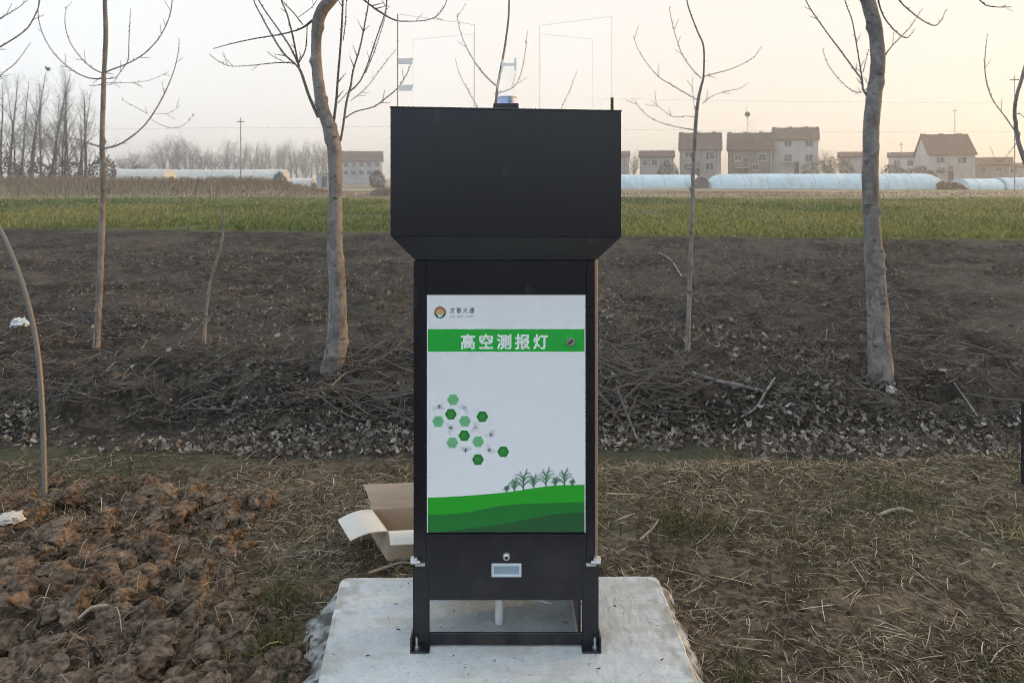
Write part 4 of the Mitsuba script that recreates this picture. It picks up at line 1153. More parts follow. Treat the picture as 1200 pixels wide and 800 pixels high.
for x, y, kind in ((530.8, 468.3, 'pale'), (528.2, 485.3, 'dark'), (513.4, 493.8, 'pale'), (544.7, 493.6, 'pale'), (565.2, 488.2, 'dark'), (544.0, 510.5, 'dark'), (530.0, 518.8, 'pale'),
                   (560.2, 517.5, 'pale'), (560.0, 538.5, 'dark'), (589.7, 529.3, 'dark')):
    flat(hexagon(x, y, 7.9), 1, 'print_halo', 'hexagon_halo')
    hx = flat(hexagon(x, y, 6.9), 2, 'print_hex_dark' if kind == 'dark' else 'print_hex_pale', 'hexagon')
    if kind == 'dark':
        flat(hexagon(x, y, 4.3), 3, 'print_hex_mid', 'hexagon_core')
for k, (x, y) in enumerate(((514.5, 476.3), (544.2, 477.5), (528.4, 501.2), (557.3, 501.0), (575.3, 509.3), (545.6, 527.2), (573.2, 527.2))):
    a = 37 * k
    wing = unary_union([affinity.rotate(affinity.scale(sg.Point(x + dx_, y).buffer(1), 4.2, 2.4), r_ + a, origin=(x, y)) for dx_, r_ in ((3.6, 25), (-3.6, -25))])
    bug = flat(wing, 1, 'print_smudge', 'insect')
    bodyp = affinity.rotate(affinity.scale(sg.Point(x, y).buffer(1), .9, 2.6), a, origin=(x, y))
    legs = [affinity.rotate(sg.LineString([(x - 3, y + o), (x, y + o * .4), (x + 3, y + o)]).buffer(.16), a, origin=(x, y)) for o in (-2.2, 0.2, 2.4)]
    flat(unary_union([bodyp, *legs]), 2, 'print_grey' if k in (1, 3) else 'print_ink', 'insect_body')


def maize(x, y, h, seed):
    g = random.Random(seed)
    out = [sg.LineString([(x, y), (x + g.uniform(-.5, .5), y - h * .62)]).buffer(.55)]
    for k in range(6):
        s = 1 if k % 2 else -1
        b = y - h * (.12 + .1 * k)
        r = h * g.uniform(.38, .62) * (1.1 - .1 * k)
        p = [(x, b)]
        for q in range(1, 7):
            u = q / 6
            p.append((x + s * r * u, b - h * (.40 - .03 * k) * math.sin(u * 2.3) * .8))
        out.append(unary_union([sg.LineString(p[i:i + 2]).buffer(max(.15, .75 - .10 * i)) for i in range(6)]))
    out.append(sg.LineString([(x, y - h * .5), (x + h * .16, y - h)]).buffer(.5))
    out.append(sg.LineString([(x, y - h * .55), (x - h * .17, y - h * .9)]).buffer(.4))
    return unary_union(out)


for x, y, h in ((594, 575.5, 8), (603, 574.5, 16), (613.5, 573.5, 25), (625.5, 571, 17), (640, 569.5, 23), (651, 568.5, 11), (661.5, 568.2, 21), (671, 567.8, 8)):
    flat(maize(x, y + 1, h, int(x)), 4, 'print_leaf', 'maize_plant')
# edge strip of the panel
zA, zB = fz(624.2), fz(345.6)
add('panel_frame', join([box(fx(500.2), fx(501.0), YP - .001, YP + .012, zA, zB), box(fx(685.3), fx(686.1), YP - .001, YP + .012, zA, zB), box(fx(501.0), fx(685.3), YP - .001, YP + .012, fz(346.4), zB)]), 'clear_clip', poster)
# cam lock on the band, knob lock and recessed handle below
m = trimesh.creation.cylinder(.0135, .010, sections=28)
m.apply_transform(trimesh.transformations.rotation_matrix(math.pi / 2, (1, 0, 0)))
m.apply_translation((fx(668.5), YP - .006, fz(400)))
cl = add('cam_lock', m, 'steel', lamp, smooth=40)
m = rbox(-.0022, .0022, -.004, 0, -.009, .009, .0005)
m.apply_transform(trimesh.transformations.rotation_matrix(math.radians(50), (0, 1, 0)))
m.apply_translation((fx(668.5), YP - .0105, fz(400)))
add('key_slot', m, 'black_rubber', cl)
m = trimesh.creation.revolve(np.array([(0, .012), (.006, .012), (.011, .009), (.0135, .004), (.0135, 0), (0, 0)]), sections=28)
m.apply_transform(trimesh.transformations.rotation_matrix(math.pi / 2, (1, 0, 0)))
m.apply_translation((fx(593.5), YF - .0002, fz(651)))
kn = add('knob_lock', m, 'steel', lamp, smooth=30)
m = trimesh.creation.cylinder(.0045, .003, sections=14)
m.apply_transform(trimesh.transformations.rotation_matrix(math.pi / 2, (1, 0, 0)))
m.apply_translation((fx(593.5), YF - .0125, fz(651)))
add('keyhole', m, 'black_rubber', kn)
hxa, hxb, hza, hzb = fx(576), fx(611), fz(674.5), fz(659)
hd = add('pull_handle', join([rbox(hxa, hxb, YF - .008, YF, hzb - .009, hzb, .002), rbox(hxa, hxb, YF - .008, YF, hza, hza + .0085, .002),
                              rbox(hxa, hxa + .0085, YF - .008, YF, hza + .0085, hzb - .009, .002), rbox(hxb - .0085, hxb, YF - .008, YF, hza + .0085, hzb - .009, .002)]), 'handle_plastic', lamp, label='pale blue-grey recessed pull handle')
add('recess', box(hxa + .0085, hxb - .0085, YF - .003, YF, hza + .0085, hzb - .009), 'handle_recess', hd)
# drain pipe and loose cable under the body
yp = YF + .13
m = tube([(fx(585, yp), yp, zlow + .01, .0135), (fx(585, yp), yp, PAD + .003, .0135)], 16, .05)
add('drain_pipe', m, 'grey_pipe', lamp, smooth=40)
add('cable', tube([(fx(629, YF), YF + .01, zlow + .004, .003), (fx(637, YF), YF + .005, fz(705), .003), (fx(646, YF), YF + .02, fz(709), .003), (fx(655, YF), YF + .06, fz(708), .003)], 8, .01), 'handle_recess', lamp, smooth=True)

# ---------------------------------------------------------------- cardboard box behind the cabinet
bt = thing('cardboard_box', 'open brown cardboard box with spread flaps on the ground behind the cabinet', 'box')
NL = W(454, 622, 3.16)
z0, hb = 0.004, NL[2]
a0 = np.array([NL[0], 3.16])
ex = np.array([math.cos(.10), math.sin(.10)])
ey = np.array([-.50, 1.0])
ey /= np.linalg.norm(ey)
lx_, ly_ = .46, .24
A, B, C, D = a0, a0 + ex * lx_, a0 + ex * lx_ + ey * ly_, a0 + ey * ly_
th = .004


def panel(p, q, z0, z1, off):
    """An upright sheet of board between two ground points."""
    d = (q - p) / np.linalg.norm(q - p)
    n = np.array([-d[1], d[0]]) * off
    return trimesh.convex.convex_hull(np.array([(*p, z0), (*q, z0), (*p, z1), (*q, z1), (*(p + n), z0), (*(q + n), z0), (*(p + n), z1), (*(q + n), z1)]))


for p, q in ((A, B), (B, C), (C, D), (D, A)):
    add('side', panel(p, q, z0, hb, th), 'cardboard', bt)
add('base', trimesh.convex.convex_hull(np.array([(*x, z) for x in (A, B, C, D) for z in (z0, z0 + th)])), 'cardboard', bt)


def flap(p, q, rise, out, mat, inset=.012, splay=0.0):
    d = (q - p) / np.linalg.norm(q - p)
    p, q = p + d * inset * .3, q - d * inset * .3
    n = np.array([d[1], -d[0]])
    k = 7
    v = []
    for u in np.linspace(0, 1, k):
        bow = .012 * math.sin(u * math.pi)
        for e in (p + d * (inset - splay) * u, q - d * (inset + splay) * u):
            v.append((*(e + n * out * u), hb + rise * u + bow))
    top = np.array(v)
    bot = top + [0, 0, -th]
    vv = np.vstack([top, bot])
    f = []
    for i in range(k - 1):
        f += [(2 * i, 2 * i + 1, 2 * i + 3, 2 * i + 2), (2 * k + 2 * i, 2 * k + 2 * i + 2, 2 * k + 2 * i + 3, 2 * k + 2 * i + 1), (2 * i, 2 * i + 2, 2 * k + 2 * i + 2, 2 * k + 2 * i), (2 * i + 1, 2 * k + 2 * i + 1, 2 * k + 2 * i + 3, 2 * i + 3)]
    f += [(2 * k - 2, 2 * k - 1, 4 * k - 1, 4 * k - 2), (0, 2 * k, 2 * k + 1, 1)]
    add('flap', quads(vv, f), mat, bt)


flap(A, B, -.020, .075, 'card_liner')
flap(C, D, .085, .060, 'cardboard', splay=-.055)
flap(D, A, -.012, .150, 'card_liner')
flap(B, C, .02, .12, 'cardboard')

# ---------------------------------------------------------------- bent stake, post at the right edge, scraps, bird
sp = [(-30, 235, 6.5), (-12, 250, 6.5), (3, 275, 6.8), (20, 315, 7), (34, 360, 7.2), (44, 412, 7.4), (49, 470, 7.6), (51.5, 540, 7.8), (52.5, 612, 8)]
sp = [(a, b, c * .82) for a, b, c in sp]
add('bent_stake', px_tube(sp[::-1], 3.60, .25, 12, .03), 'pole_plastic', smooth=True, label='smooth grey bent plastic hoop stuck in the ground at the left edge', cat='stake')
pt = thing('dark_post', 'dark square post cut off by the right edge of the view', 'post')
q = W(1195.5, 578, 3.85)
q[0] = 595.5 / 900 * 3.95
add('post', rbox(q[0], q[0] + .10, 3.85, 3.95, -.05, W(0, 478, 3.85)[2], .006), 'black_rubber', pt)
add('cap', rbox(q[0] - .004, q[0] + .104, 3.846, 3.954, W(0, 478, 3.85)[2], W(0, 476, 3.85)[2] + .004, .003), 'black_rubber', pt)


def scrap(name, label, cat, px, py, wpx, hpx, seed, mat, lift=.01, flatn=.35):
    x, y = on_ground(px, py + hpx * .4)
    g = np.random.default_rng(seed)
    m = trimesh.creation.icosphere(2)
    w = wpx / F * y / 2
    v = m.vertices * [w, w * .8, max(w * flatn, hpx / F * y * .5)]
    v = v * (1 + .9 * (meshkit.fbm(m.vertices * 2.6 + seed, 3, seed)[:, None] - .5))
    v = v * (1 + .45 * (g.random((len(v), 1)) - .5))
    v[:, 2] = np.maximum(v[:, 2], -.4 * v[:, 2].max())
    m.vertices = v + [x, y, gz(x, y) + lift + v[:, 2].max() * .3]
    add(name, m, mat, smooth=False, label=label, cat=cat)


scrap('plastic_scrap', 'crumpled white plastic scrap lying on the dark bank at left', 'litter', 23, 381, 20, 13, 1, 'white_plastic', .01)
scrap('plastic_scrap', 'small white scrap lying beside the foot of the bent stake', 'litter', 14, 599, 16, 9, 2, 'white_trash', .005)
scrap('plastic_scrap', 'torn pale sheet scrap on the clods at the left edge', 'litter', 12, 632, 30, 12, 3, 'white_trash', .06, .2)
scrap('pale_stone', 'pale stone at the foot of the thick right tree trunk', 'stone', 1044, 453, 11, 10, 4, 'card_liner', .0, .9)


def stick(label, rows, lift=.015, mat='bark', kind='fallen_branch', sides=7):
    """rows (px, py, radius m): a stick lying on the ground under those pixels."""
    p = []
    for px, py, r, *l in rows:
        x, y = on_ground(px, py)
        p.append((x, y, gz(x, y) + (l[0] if l else lift), r))
    add(kind, tube(p, sides, .03, .3, len(scene)), mat, smooth=True, label=label, cat='branch')


matte('pale_wood', (0.32, 0.265, 0.195), 0.8, 0.2)
stick('pale thick branch lying on the bank right of the machine', [(812, 442, .014), (838, 452, .015), (862, 455, .015), (895, 464, .013)], .03)
stick('thin forked stick propped below the pale thick branch', [(868, 490, .008), (886, 478, .009), (897, 468, .009, .05), (908, 453, .006, .07)], .02)
stick('short stick on the upper bank right of the thin young tree', [(772, 299, .012), (786, 309, .012), (799, 327, .011)], .03)
stick('thin stick lying below the thick right tree', [(1118, 455, .006), (1132, 472, .007), (1150, 498, .007)], .02)
stick('bleached white twig lying on the dry grass at right', [(1030, 606, .008), (1042, 602, .009), (1056, 600, .009), (1070, 603, .007)], .012, 'pale_wood')
stick('long dry stalk lying on the grass behind the right end of the pad', [(750, 640, .005), (765, 625, .005), (772, 615, .004)], .02, 'pale_wood')
stick('dry twig along the back edge of the concrete pad', [(432, 674, .006), (452, 668, .006), (470, 664, .005), (484, 664, .004)], .02, 'pale_wood')
stick('pale stick poking out of the clods at the lower left', [(92, 776, .005, .10), (108, 772, .006, .12), (126, 772, .005, .12)], .10, 'pale_wood')
stick('thin straight stick slanting in the dark ditch right of the machine', [(722, 470, .008, .10), (735, 495, .008, .06), (748, 522, .007)], .02)

bd = thing('bird', 'small black bird flying in the sky above the far-left tree row', 'bird')
bc = W(56, 81.5, 60)
m = trimesh.creation.icosphere(2)
m.vertices = m.vertices * [.17, .10, .10] * (1 + .25 * m.vertices[:, :1]) + bc
add('body', m, 'black_rubber', bd, smooth=True)
for s in (-1, 1):
    wv = np.array([(.06, s * .05, .03), (-.10, s * .05, .03), (-.12, s * .22, .16), (.0, s * .30, .2), (.08, s * .18, .14)]) + bc
    wv2 = wv + [0, 0, .012]
    add('wing', trimesh.convex.convex_hull(np.vstack([wv, wv2])), 'black_rubber', bd)
add('tail', trimesh.convex.convex_hull(np.array([(-.14, -.03, 0), (-.14, .03, 0), (-.30, -.06, .0), (-.30, .06, 0), (-.14, 0, .02), (-.3, 0, .01)]) + bc), 'black_rubber', bd)


# ---------------------------------------------------------------- loose stuff on the ground
def scatter_leaves(name, X, Y, size, g, pal, up=.25, tilt=.8, label=None):
    n = len(X)
    Z = ground_z(X, Y) + g.uniform(.0, .03, n)
    az = g.uniform(0, 2 * np.pi, n)
    d = np.stack([np.cos(az), np.sin(az), g.normal(0, tilt * .5, n)], -1)
    d /= np.linalg.norm(d, axis=1, keepdims=True)
    nn = np.stack([g.normal(0, tilt * .7, n), g.normal(-.25, tilt * .7, n), np.ones(n)], -1)
    s = np.cross(nn, d)
    s /= np.linalg.norm(s, axis=1, keepdims=True)
    nz = np.cross(d, s)
    L = size * g.uniform(.6, 1.35, n)
    t = np.array([-.5, -.18, .2, .5])
    curl = g.uniform(-.2, .95, n)
    P = np.stack([X, Y, Z + L * .12], -1)[:, None] + d[:, None] * (t[None, :, None] * L[:, None, None]) + nz[:, None] * (curl[:, None] * L[:, None] * (t**2 * 2)[None])[..., None]
    hw = L[:, None] * np.array([.04, .26, .24, .02])[None] * g.uniform(.5, 1.25, (n, 1))
    m = ribbons(P, hw, np.repeat(s[:, None], 4, 1))
    c = pal[g.integers(0, len(pal), n)] * g.uniform(.8, 1.75, (n, 1))
    return m, np.repeat(c, 8, 0)


g = np.random.default_rng(31)
pal = np.array([(.080, .073, .064), (.115, .106, .093), (.155, .143, .126), (.095, .080, .065), (.060, .053, .046), (.22, .205, .18), (.050, .044, .038)])
n = 8000
Y1 = g.uniform(4.42, 5.22, n)
X1 = g.uniform(-3.9, 3.9, n)
keep = (np.abs(X1 + .0) > 0.55) | (g.random(n) < .6)
dens = meshkit.fbm(np.stack([X1 * 1.1, Y1 * 2, X1 * 0], -1), 2, 33)
edge = 4.46 + .20 * np.clip((X1 + 1.6) / 1.2, 0, 1) * np.clip((1.6 - X1) / 1.2, 0, 1)
keep &= (dens + g.normal(0, .07, n) > .40) & (Y1 > edge + g.normal(0, .05, n))
X1, Y1 = X1[keep], Y1[keep]
m1, c1 = scatter_leaves('x', X1, Y1, .044, g, pal * 1.25, tilt=1.3)
n = 26000
Y2 = 5.25 + (g.random(n) ** 1.9) * 8.5
X2 = g.uniform(-1, 1, n) * (Y2 * .72 + .3)
cl = .5 + 1.5 * (meshkit.fbm(np.stack([X2 * .9, Y2 * .8, X2 * 0], -1), 4, 41) - .5)
keep = (cl + g.normal(0, .11, n) > .53) & (Y2 < crest(X2) - .5)
X2, Y2 = X2[keep], Y2[keep]
size2 = np.clip(.05 - .002 * (Y2 - 5), .03, .05)
m2, c2 = scatter_leaves('x', X2, Y2, size2, g, pal * .85, tilt=1.1)
add('fallen_leaves', join([m1, m2]), 'leaf_col', color=np.vstack([c1, c2]), kind='stuff', label='grey-brown fallen leaves lying in the ditch and over the dark bank', cat='leaves')

# short dead stems and litter on the bank
n = 15000
Y3 = 5.2 + (g.random(n) ** 1.7) * 9.2
X3 = g.uniform(-1, 1, n) * (Y3 * .72 + .3)
keep = Y3 < crest(X3) - .2
X3, Y3 = X3[keep], Y3[keep]
n = len(X3)
Z3 = ground_z(X3, Y3)
az = g.uniform(0, 2 * np.pi, n)
L = g.uniform(.02, .13, n)
d = np.stack([np.cos(az), np.sin(az), g.uniform(-.1, .6, n)], -1)
o = np.stack([X3, Y3, Z3 + .004], -1)
c = np.repeat(np.array([.120, .108, .092]) * g.uniform(.35, 1.9, (n, 1)), 6, 0)
r = g.uniform(.0016, .0042, n)
add('stem_litter', frusta(o, o + d * L[:, None], r, r * .6, 3), 'vcol', color=c, kind='stuff', label='short dead stems and bits of straw strewn over the bank', cat='litter')


# piles of cut brush under the bank
def brush(label, pxa, pxb, pya, pyb, n, seed, lmin=.25, lmax=.8, ax=0.0):
    g = np.random.default_rng(seed)
    ms = []
    for _ in range(n):
        x, y = on_ground(g.uniform(pxa, pxb), g.uniform(pya, pyb))
        L = g.uniform(lmin, lmax)
        a = ax + g.normal(0, .55) + (math.pi if g.random() < .5 else 0)
        el = g.normal(.02, .28)
        d = np.array([math.cos(a) * math.cos(el), math.sin(a) * math.cos(el) * .6, math.sin(el)])
        z = gz(x, y) + g.uniform(.01, .14)
        r = g.uniform(.003, .0085)
        c = np.array([x, y, z])
        bend = g.normal(0, .06, 3)
        p = [(*(c - d * L / 2), r), (*(c + bend * L), r * .8), (*(c + d * L / 2), r * .4)]
        ms.append(tube(p, 5, .08, .2, seed))
        for _ in range(3):
            s = g.uniform(-.2, .45)
            o = c + d * L * s
            d2 = d + g.normal(0, .5, 3)
            ms.append(tube([(*o, r * .45), (*(o + d2 * L * .16 + [0, 0, .01]), r * .35), (*(o + d2 * L * .3), r * .15)], 4, .08))
    add('brush_pile', join(ms), 'brush_bark', smooth=True, kind='stuff', label=label, cat='brush')


brush('tangle of cut brush at the foot of the crooked tree, left of the machine', 395, 500, 405, 495, 52, 51, ax=-.35)
brush('tangle of cut brush under the thin young tree, right of the machine', 690, 800, 410, 500, 60, 52, ax=-.5)
brush('loose roots and twigs on the dark bank face at left', 60, 380, 420, 490, 20, 53, .15, .45, ax=.6)
brush('loose twigs on the dark bank around the thick right tree', 850, 1180, 400, 490, 20, 54, .15, .5, ax=-.6)


# dry grass and straw
def straw(X, Y, g, lmin, lmax, wid, rise, pal, lift=.0, curl=.5):
    n = len(X)
    Z = ground_z(X, Y) + lift
    az = g.uniform(0, 2 * np.pi, n)
    L = g.uniform(lmin, lmax, n)
    d = np.stack([np.cos(az), np.sin(az), np.zeros(n)], -1)
    side = np.stack([-np.sin(az), np.cos(az), g.normal(0, .6, n)], -1)
    side /= np.linalg.norm(side, axis=1, keepdims=True)
    sw = g.normal(0, .22, n)
    t = np.array([0, .38, .72, 1.0])
    rz = g.uniform(*rise, n)
    prof = np.stack([t * 0, np.sin(t * 2.2)], 0)[1]
    P = np.stack([X, Y, Z + .002], -1)[:, None] + d[:, None] * (t[None, :, None] * L[:, None, None])
    P = P + np.stack([-np.sin(az), np.cos(az), az * 0], -1)[:, None] * (sw[:, None] * L[:, None] * t[None] ** 2)[..., None]
    P[..., 2] += L[:, None] * rz[:, None] * prof[None]
    w = wid * g.uniform(.6, 1.4, n)
    hw = w[:, None] * np.array([.9, 1, .8, .15])[None]
    c = pal[g.integers(0, len(pal), n)] * g.uniform(.65, 1.35, (n, 1))
    return ribbons(P, hw, np.repeat(side[:, None], 4, 1)), np.repeat(c, 8, 0)


def yard(n, g, x0, x1, y0, y1):
    X, Y = g.uniform(x0, x1, n), g.uniform(y0, y1, n)
    pad = (np.abs(X + .03) < .63) & (Y < Yb + .02)
    vis = np.abs(X) < Y * .70 + .15
    return X, Y, ~pad & vis


g = np.random.default_rng(61)
dry = np.array([(.30, .245, .175), (.21, .165, .115), (.135, .103, .072), (.42, .365, .275), (.085, .062, .043), (.060, .045, .033), (.15, .132, .078), (.100, .095, .050)])
X, Y, k = yard(105000, g, -2.9, 3.2, 1.9, 4.42)
hpv = heap(X, Y)
patch = meshkit.fbm(np.stack([X * 2.1, Y * 2.1, X * 0], -1), 3, 62)
right = np.clip((X + .2) * 2, 0, 1)
k &= (hpv < .25) & (patch + g.normal(0, .10, len(X)) > .53 - .15 * right)
mA, cA = straw(X[k], Y[k], g, .018, .075, .0014, (.02, .30), dry * 1.22)
# longer pale straws
X, Y, k = yard(3000, g, -2.9, 3.2, 1.9, 4.42)
k &= (heap(X, Y) < .4) & ((X > -.4) | (g.random(len(X)) < .5))
mB, cB = straw(X[k], Y[k], g, .08, .20, .0014, (.01, .14), dry[[0, 1, 3, 5]] * 1.2, .004)
add('dry_grass', join([mA, mB]), 'leaf_col', color=np.vstack([cA, cB]), kind='stuff', label='trampled dry grass and straw covering the near ground', cat='grass')
# green tufts
tx, ty = [], []
for cx_, cy_, rr, num in ((.78, 3.42, .17, 300), (-.80, 2.55, .10, 260), (-.72, 2.30, .09, 240), (-.86, 2.85, .11, 160), (1.85, 3.72, .22, 260), (1.10, 3.0, .3, 120), (.72, 2.40, .06, 80), (.80, 2.15, .08, 90), (1.55, 2.42, .12, 120),
                          (-.2, 4.1, .5, 200), (-2.4, 4.0, .4, 260), (-1.9, 4.0, .3, 200), (2.3, 3.4, .12, 120), (1.5, 3.3, .3, 110)):
    tx.append(g.normal(cx_, rr * .6, num))
    ty.append(g.normal(cy_, rr * .6, num))
tx, ty = np.concatenate(tx), np.concatenate(ty)
okp = ~((np.abs(tx + .03) < .66) & (ty < Yb + .04))
gp = np.array([(.060, .068, .028), (.085, .090, .036), (.045, .054, .026), (.12, .11, .050)])
mG, cG = straw(tx[okp], ty[okp], g, .03, .085, .0016, (.35, 1.1), gp)
add('green_grass', mG, 'leaf_col', color=cG, kind='stuff', label='small patches of short green grass among the dry straw', cat='grass')
# bits of dried plant on the clods (orange stalks, yellow tuft)
bits = []
for cx_, cy_, num, pcol, up in ((-1.30, 3.12, 160, (.30, .19, .115), .35), (-.93, 2.46, 60, (.30, .23, .085), .5), (-1.47, 2.50, 50, (.32, .19, .11), .3), (-1.31, 2.42, 50, (.32, .19, .11), .3), (-1.9, 3.5, 200, (.28, .20, .13), .4), (-1.62, 3.28, 60, (.32, .2, .12), .35), (2.23, 3.35, 120, (.42, .36, .20), .8)):
    X, Y = g.normal(cx_, .055, num), g.normal(cy_, .055, num)
    m, c = straw(X, Y, g, .02, .085, .0020, (.1 * up, up), np.array([pcol, np.array(pcol) * .6]), .015)
    bits.append((m, c))
add('dead_stalks', join([b[0] for b in bits]), 'leaf_col', color=np.vstack([b[1] for b in bits]), kind='stuff', label='tufts of dead orange and yellow stalks among the clods', cat='dead plants')

# clods of dug soil
g = np.random.default_rng(71)
base = trimesh.creation.icosphere(3)
small_base = trimesh.creation.icosphere(2)


def clod(x, y, s, seed, bm):
    g = np.random.default_rng(seed)
    v = bm.vertices
    q = v * 1.7 + seed * 3.7
    ridge = 1 - np.abs(2 * meshkit.fbm(v * 3.1 + seed * 1.3, 3, 6) - 1)
    k = .45 + .85 * meshkit.fbm(q, 3, seed % 50) + .30 * (ridge - .6)
    w = v * k[:, None]
    for _ in range(4):                      # broken faces, as a spade leaves them
        nrm = g.normal(size=3)
        nrm /= np.linalg.norm(nrm)
        dd = w @ nrm - g.uniform(.30, .62)
        w = w - np.maximum(dd, 0)[:, None] * nrm * .9
    w = w + (.22 * (meshkit.fbm(v * 9 + seed, 2, 8)[:, None] - .5) + .15 * (g.random((len(v), 1)) - .5)) * v
    w = w * np.array([1.2, 1, .74]) * s
    a = g.random() * 6.28
    b = g.normal(0, .3)
    R = np.array([[math.cos(a), -math.sin(a), 0], [math.sin(a), math.cos(a), 0], [0, 0, 1]]) @ np.array([[1, 0, 0], [0, math.cos(b), -math.sin(b)], [0, math.sin(b), math.cos(b)]])
    return trimesh.Trimesh(w @ R.T + [x, y, gz(x, y) + s * .20], bm.faces, process=False)


cx_, cy_ = g.uniform(-2.8, -.45, 12000), g.uniform(1.9, 4.0, 12000)
k = (heap(cx_, cy_) > .05 + .7 * g.random(12000) ** 1.5) & (np.abs(cx_) < cy_ * .72 + .1)
cand = list(zip(cx_[k][:2000], cy_[k][:2000]))
sizes = np.sort(.008 + .074 * g.random(len(cand)) ** 3.4)[::-1]
placed, small_ms = [], []
for i, ((x, y), s) in enumerate(zip(cand, sizes)):
    if i < 90 and not any((x - a) ** 2 + (y - b) ** 2 < ((s + c) * .70) ** 2 for a, b, c in placed):
        placed.append((x, y, s))
        add('soil_clod', clod(x, y, s, i, base), 'clod_mat', smooth=False, label='large rough clod of dark brown soil in the dug heap at the lower left', cat='clod', group='large clods of the dug soil')
    else:
        small_ms.append(clod(x, y, s if i >= 90 else s * .4, i, small_base))
add('soil_crumbs', join(small_ms), 'clod_mat', smooth=False, kind='stuff', label='small crumbs and lumps of brown soil between the large clods at lower left', cat='soil')
# straw and roots turned up with the soil
n = 5200
X, Y = g.uniform(-2.8, -.5, n), g.uniform(1.9, 4.0, n)
k = (heap(X, Y) > .3) & (np.abs(X) < Y * .72 + .1)
mH, cH = straw(X[k], Y[k], g, .02, .09, .0014, (.1, .8), dry, .025)
add('heap_straw', mH, 'leaf_col', color=cH, kind='stuff', label='bits of straw and root sticking out of the dug soil', cat='straw')
# pebbles and crumbs everywhere on the near ground
X, Y, k = yard(2600, g, -2.9, 3.2, 1.9, 4.4)
X, Y = X[k], Y[k]
ico = trimesh.creation.icosphere(1)
n = len(X)
s = .003 + .011 * g.random(n) ** 3
v = ico.vertices[None] * s[:, None, None] * g.uniform(.6, 1.3, (n, len(ico.vertices), 1)) + np.stack([X, Y, ground_z(X, Y) + s * .3], -1)[:, None]
f = (ico.faces[None] + (np.arange(n) * len(ico.vertices))[:, None, None]).reshape(-1, 3)
add('crumbs', trimesh.Trimesh(v.reshape(-1, 3), f, process=False), 'clod_mat', kind='stuff', label='fine earth crumbs scattered over the near ground', cat='soil')
# specks fallen on the pad
g = np.random.default_rng(77)
n = 22
X, Y = g.uniform(-.56, .5, n), g.uniform(2.05, 2.9, n)
d = g.normal(size=(n, 3)) * [1, 1, .05]
d /= np.linalg.norm(d, axis=1, keepdims=True)
L = g.uniform(.004, .016, n)
o = np.stack([X, Y, np.full(n, PAD + .002)], -1)
add('pad_specks', frusta(o, o + d * L[:, None], g.uniform(.001, .003, n), np.full(n, .001), 4), 'dark_twig', kind='stuff', label='dark specks and crumbs lying on the concrete pad', cat='dirt')

# ---------------------------------------------------------------- the green crop and the dry grass beyond it
g = np.random.default_rng(81)
n = 130000
u = g.random(n)
Yc = 13.2 * (60 / 13.2) ** (u ** 1.05)
Xc = g.uniform(-1, 1, n) * (Yc * .70 + 1.5)
rowp = .22
Yc = Yc + 0 * Xc
k = (Yc > crest(Xc) + .2 + .9 * (meshkit.fbm(np.stack([Xc * .5, Yc * 0, Xc * 0], -1), 3, 85) - .5) + np.minimum(0, g.normal(0, .25, n))) & (Yc < 57 + 3 * np.sin(Xc * .2))
k &= meshkit.fbm(np.stack([Xc * .6, Yc * .35, Xc * 0], -1), 3, 82) + g.normal(0, .08, n) > .36
Xc, Yc = Xc[k], Yc[k]
n = len(Xc)
Zc = lie(Xc, Yc)
az = g.uniform(0, 2 * np.pi, n)
hgt = g.uniform(.03, .115, n) * (1 + .010 * (Yc - 14))
d = np.stack([np.cos(az), np.sin(az), np.zeros(n)], -1)
t = np.array([0, .55, 1.0])
bend = g.uniform(.3, 1.5, n)
P = np.stack([Xc, Yc, Zc - .01], -1)[:, None] + d[:, None] * ((t**1.6)[None, :, None] * (hgt * bend)[:, None, None])
P[..., 2] += hgt[:, None] * np.sin(t * 1.45)[None]
sd = np.stack([-np.sin(az), np.cos(az), az * 0], -1)
wd = .008 * (1 + .045 * (Yc - 14))
hw = wd[:, None] * np.array([.8, 1, .25])[None] * g.uniform(.6, 1.4, (n, 1))
tone = meshkit.fbm(np.stack([Xc * .25, Yc * .12, Xc * 0], -1), 3, 83)[:, None]
tone = np.clip((tone - .3) * 2.4 + .15 * np.clip(Xc / Yc, -.6, .6)[:, None], 0, 1)
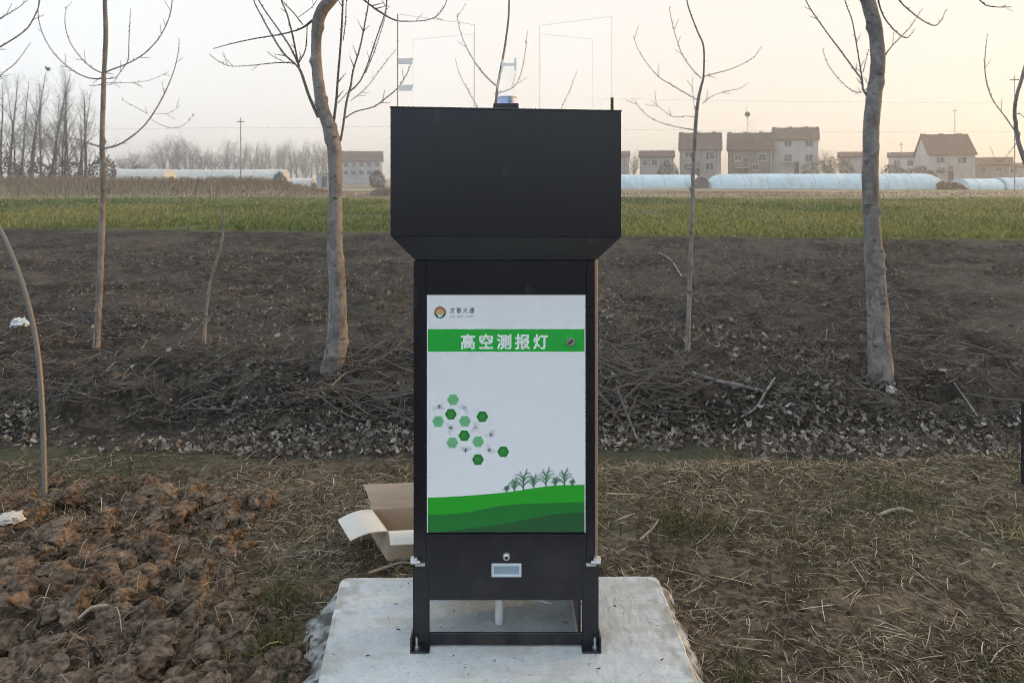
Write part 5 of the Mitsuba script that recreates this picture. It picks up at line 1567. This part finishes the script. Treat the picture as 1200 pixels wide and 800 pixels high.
c = (np.array([.085, .128, .034]) * (1 - tone) + np.array([.215, .215, .070]) * tone) * g.uniform(.45, 1.55, (n, 1))
yel = g.random(n) < .09
c[yel] = np.array([.30, .28, .13])
add('young_crop', ribbons(P, hw, np.repeat(sd[:, None], 3, 1)), 'leaf_col', color=np.repeat(c, 6, 0), kind='stuff', label='band of short green young crop across the field', cat='crop')
# dry grass: reed berm at left and the tan strip beyond the crop
n = 16000
Xr = np.concatenate([g.uniform(-58, -16, n * 5 // 8), g.uniform(-48, 75, n * 3 // 8)])
Yr = np.concatenate([g.normal(67, 4, n * 5 // 8), g.uniform(58, 84, n * 3 // 8)])
hr = np.concatenate([g.uniform(.25, .80, n * 5 // 8) * np.clip((-13 - Xr[:n * 5 // 8]) / 10, .25, 1), g.uniform(.05, .26, n * 3 // 8)])
n = len(Xr)
Zr = ground_z(Xr, Yr)
az = g.uniform(0, 2 * np.pi, n)
d = np.stack([np.cos(az), np.sin(az), az * 0], -1)
P = np.stack([Xr, Yr, Zr - .02], -1)[:, None] + d[:, None] * ((t**1.6)[None, :, None] * (hr * g.uniform(.1, .5, n))[:, None, None])
P[..., 2] += hr[:, None] * t[None]
sd = np.stack([np.ones(n), az * 0, az * 0], -1)
hw = np.full((n, 1), .028) * np.array([.8, 1, .3])[None] * g.uniform(.6, 1.4, (n, 1))
c = np.array([.235, .165, .105]) * g.uniform(.55, 1.45, (n, 1))
add('dry_reeds', ribbons(P, hw, np.repeat(sd[:, None], 3, 1)), 'leaf_col', color=np.repeat(c, 6, 0), kind='stuff', label='tan dry reeds and grass beyond the green crop', cat='grass')

# ---------------------------------------------------------------- evening haze
scene['haze_air'] = {'type': 'homogeneous', 'albedo': col(.95, .95, .95), 'sigma_t': 0.0022, 'phase': {'type': 'hg', 'g': 0.7}}
scene['haze'] = {'type': 'cube', 'to_world': T().translate([0, 0, 8.0]).scale([1700, 1700, 12.0]), 'bsdf': {'type': 'null'},
                 'interior': {'type': 'ref', 'id': 'haze_air'}}
labels['haze'] = {'kind': 'stuff', 'label': 'thin evening haze over the fields'}
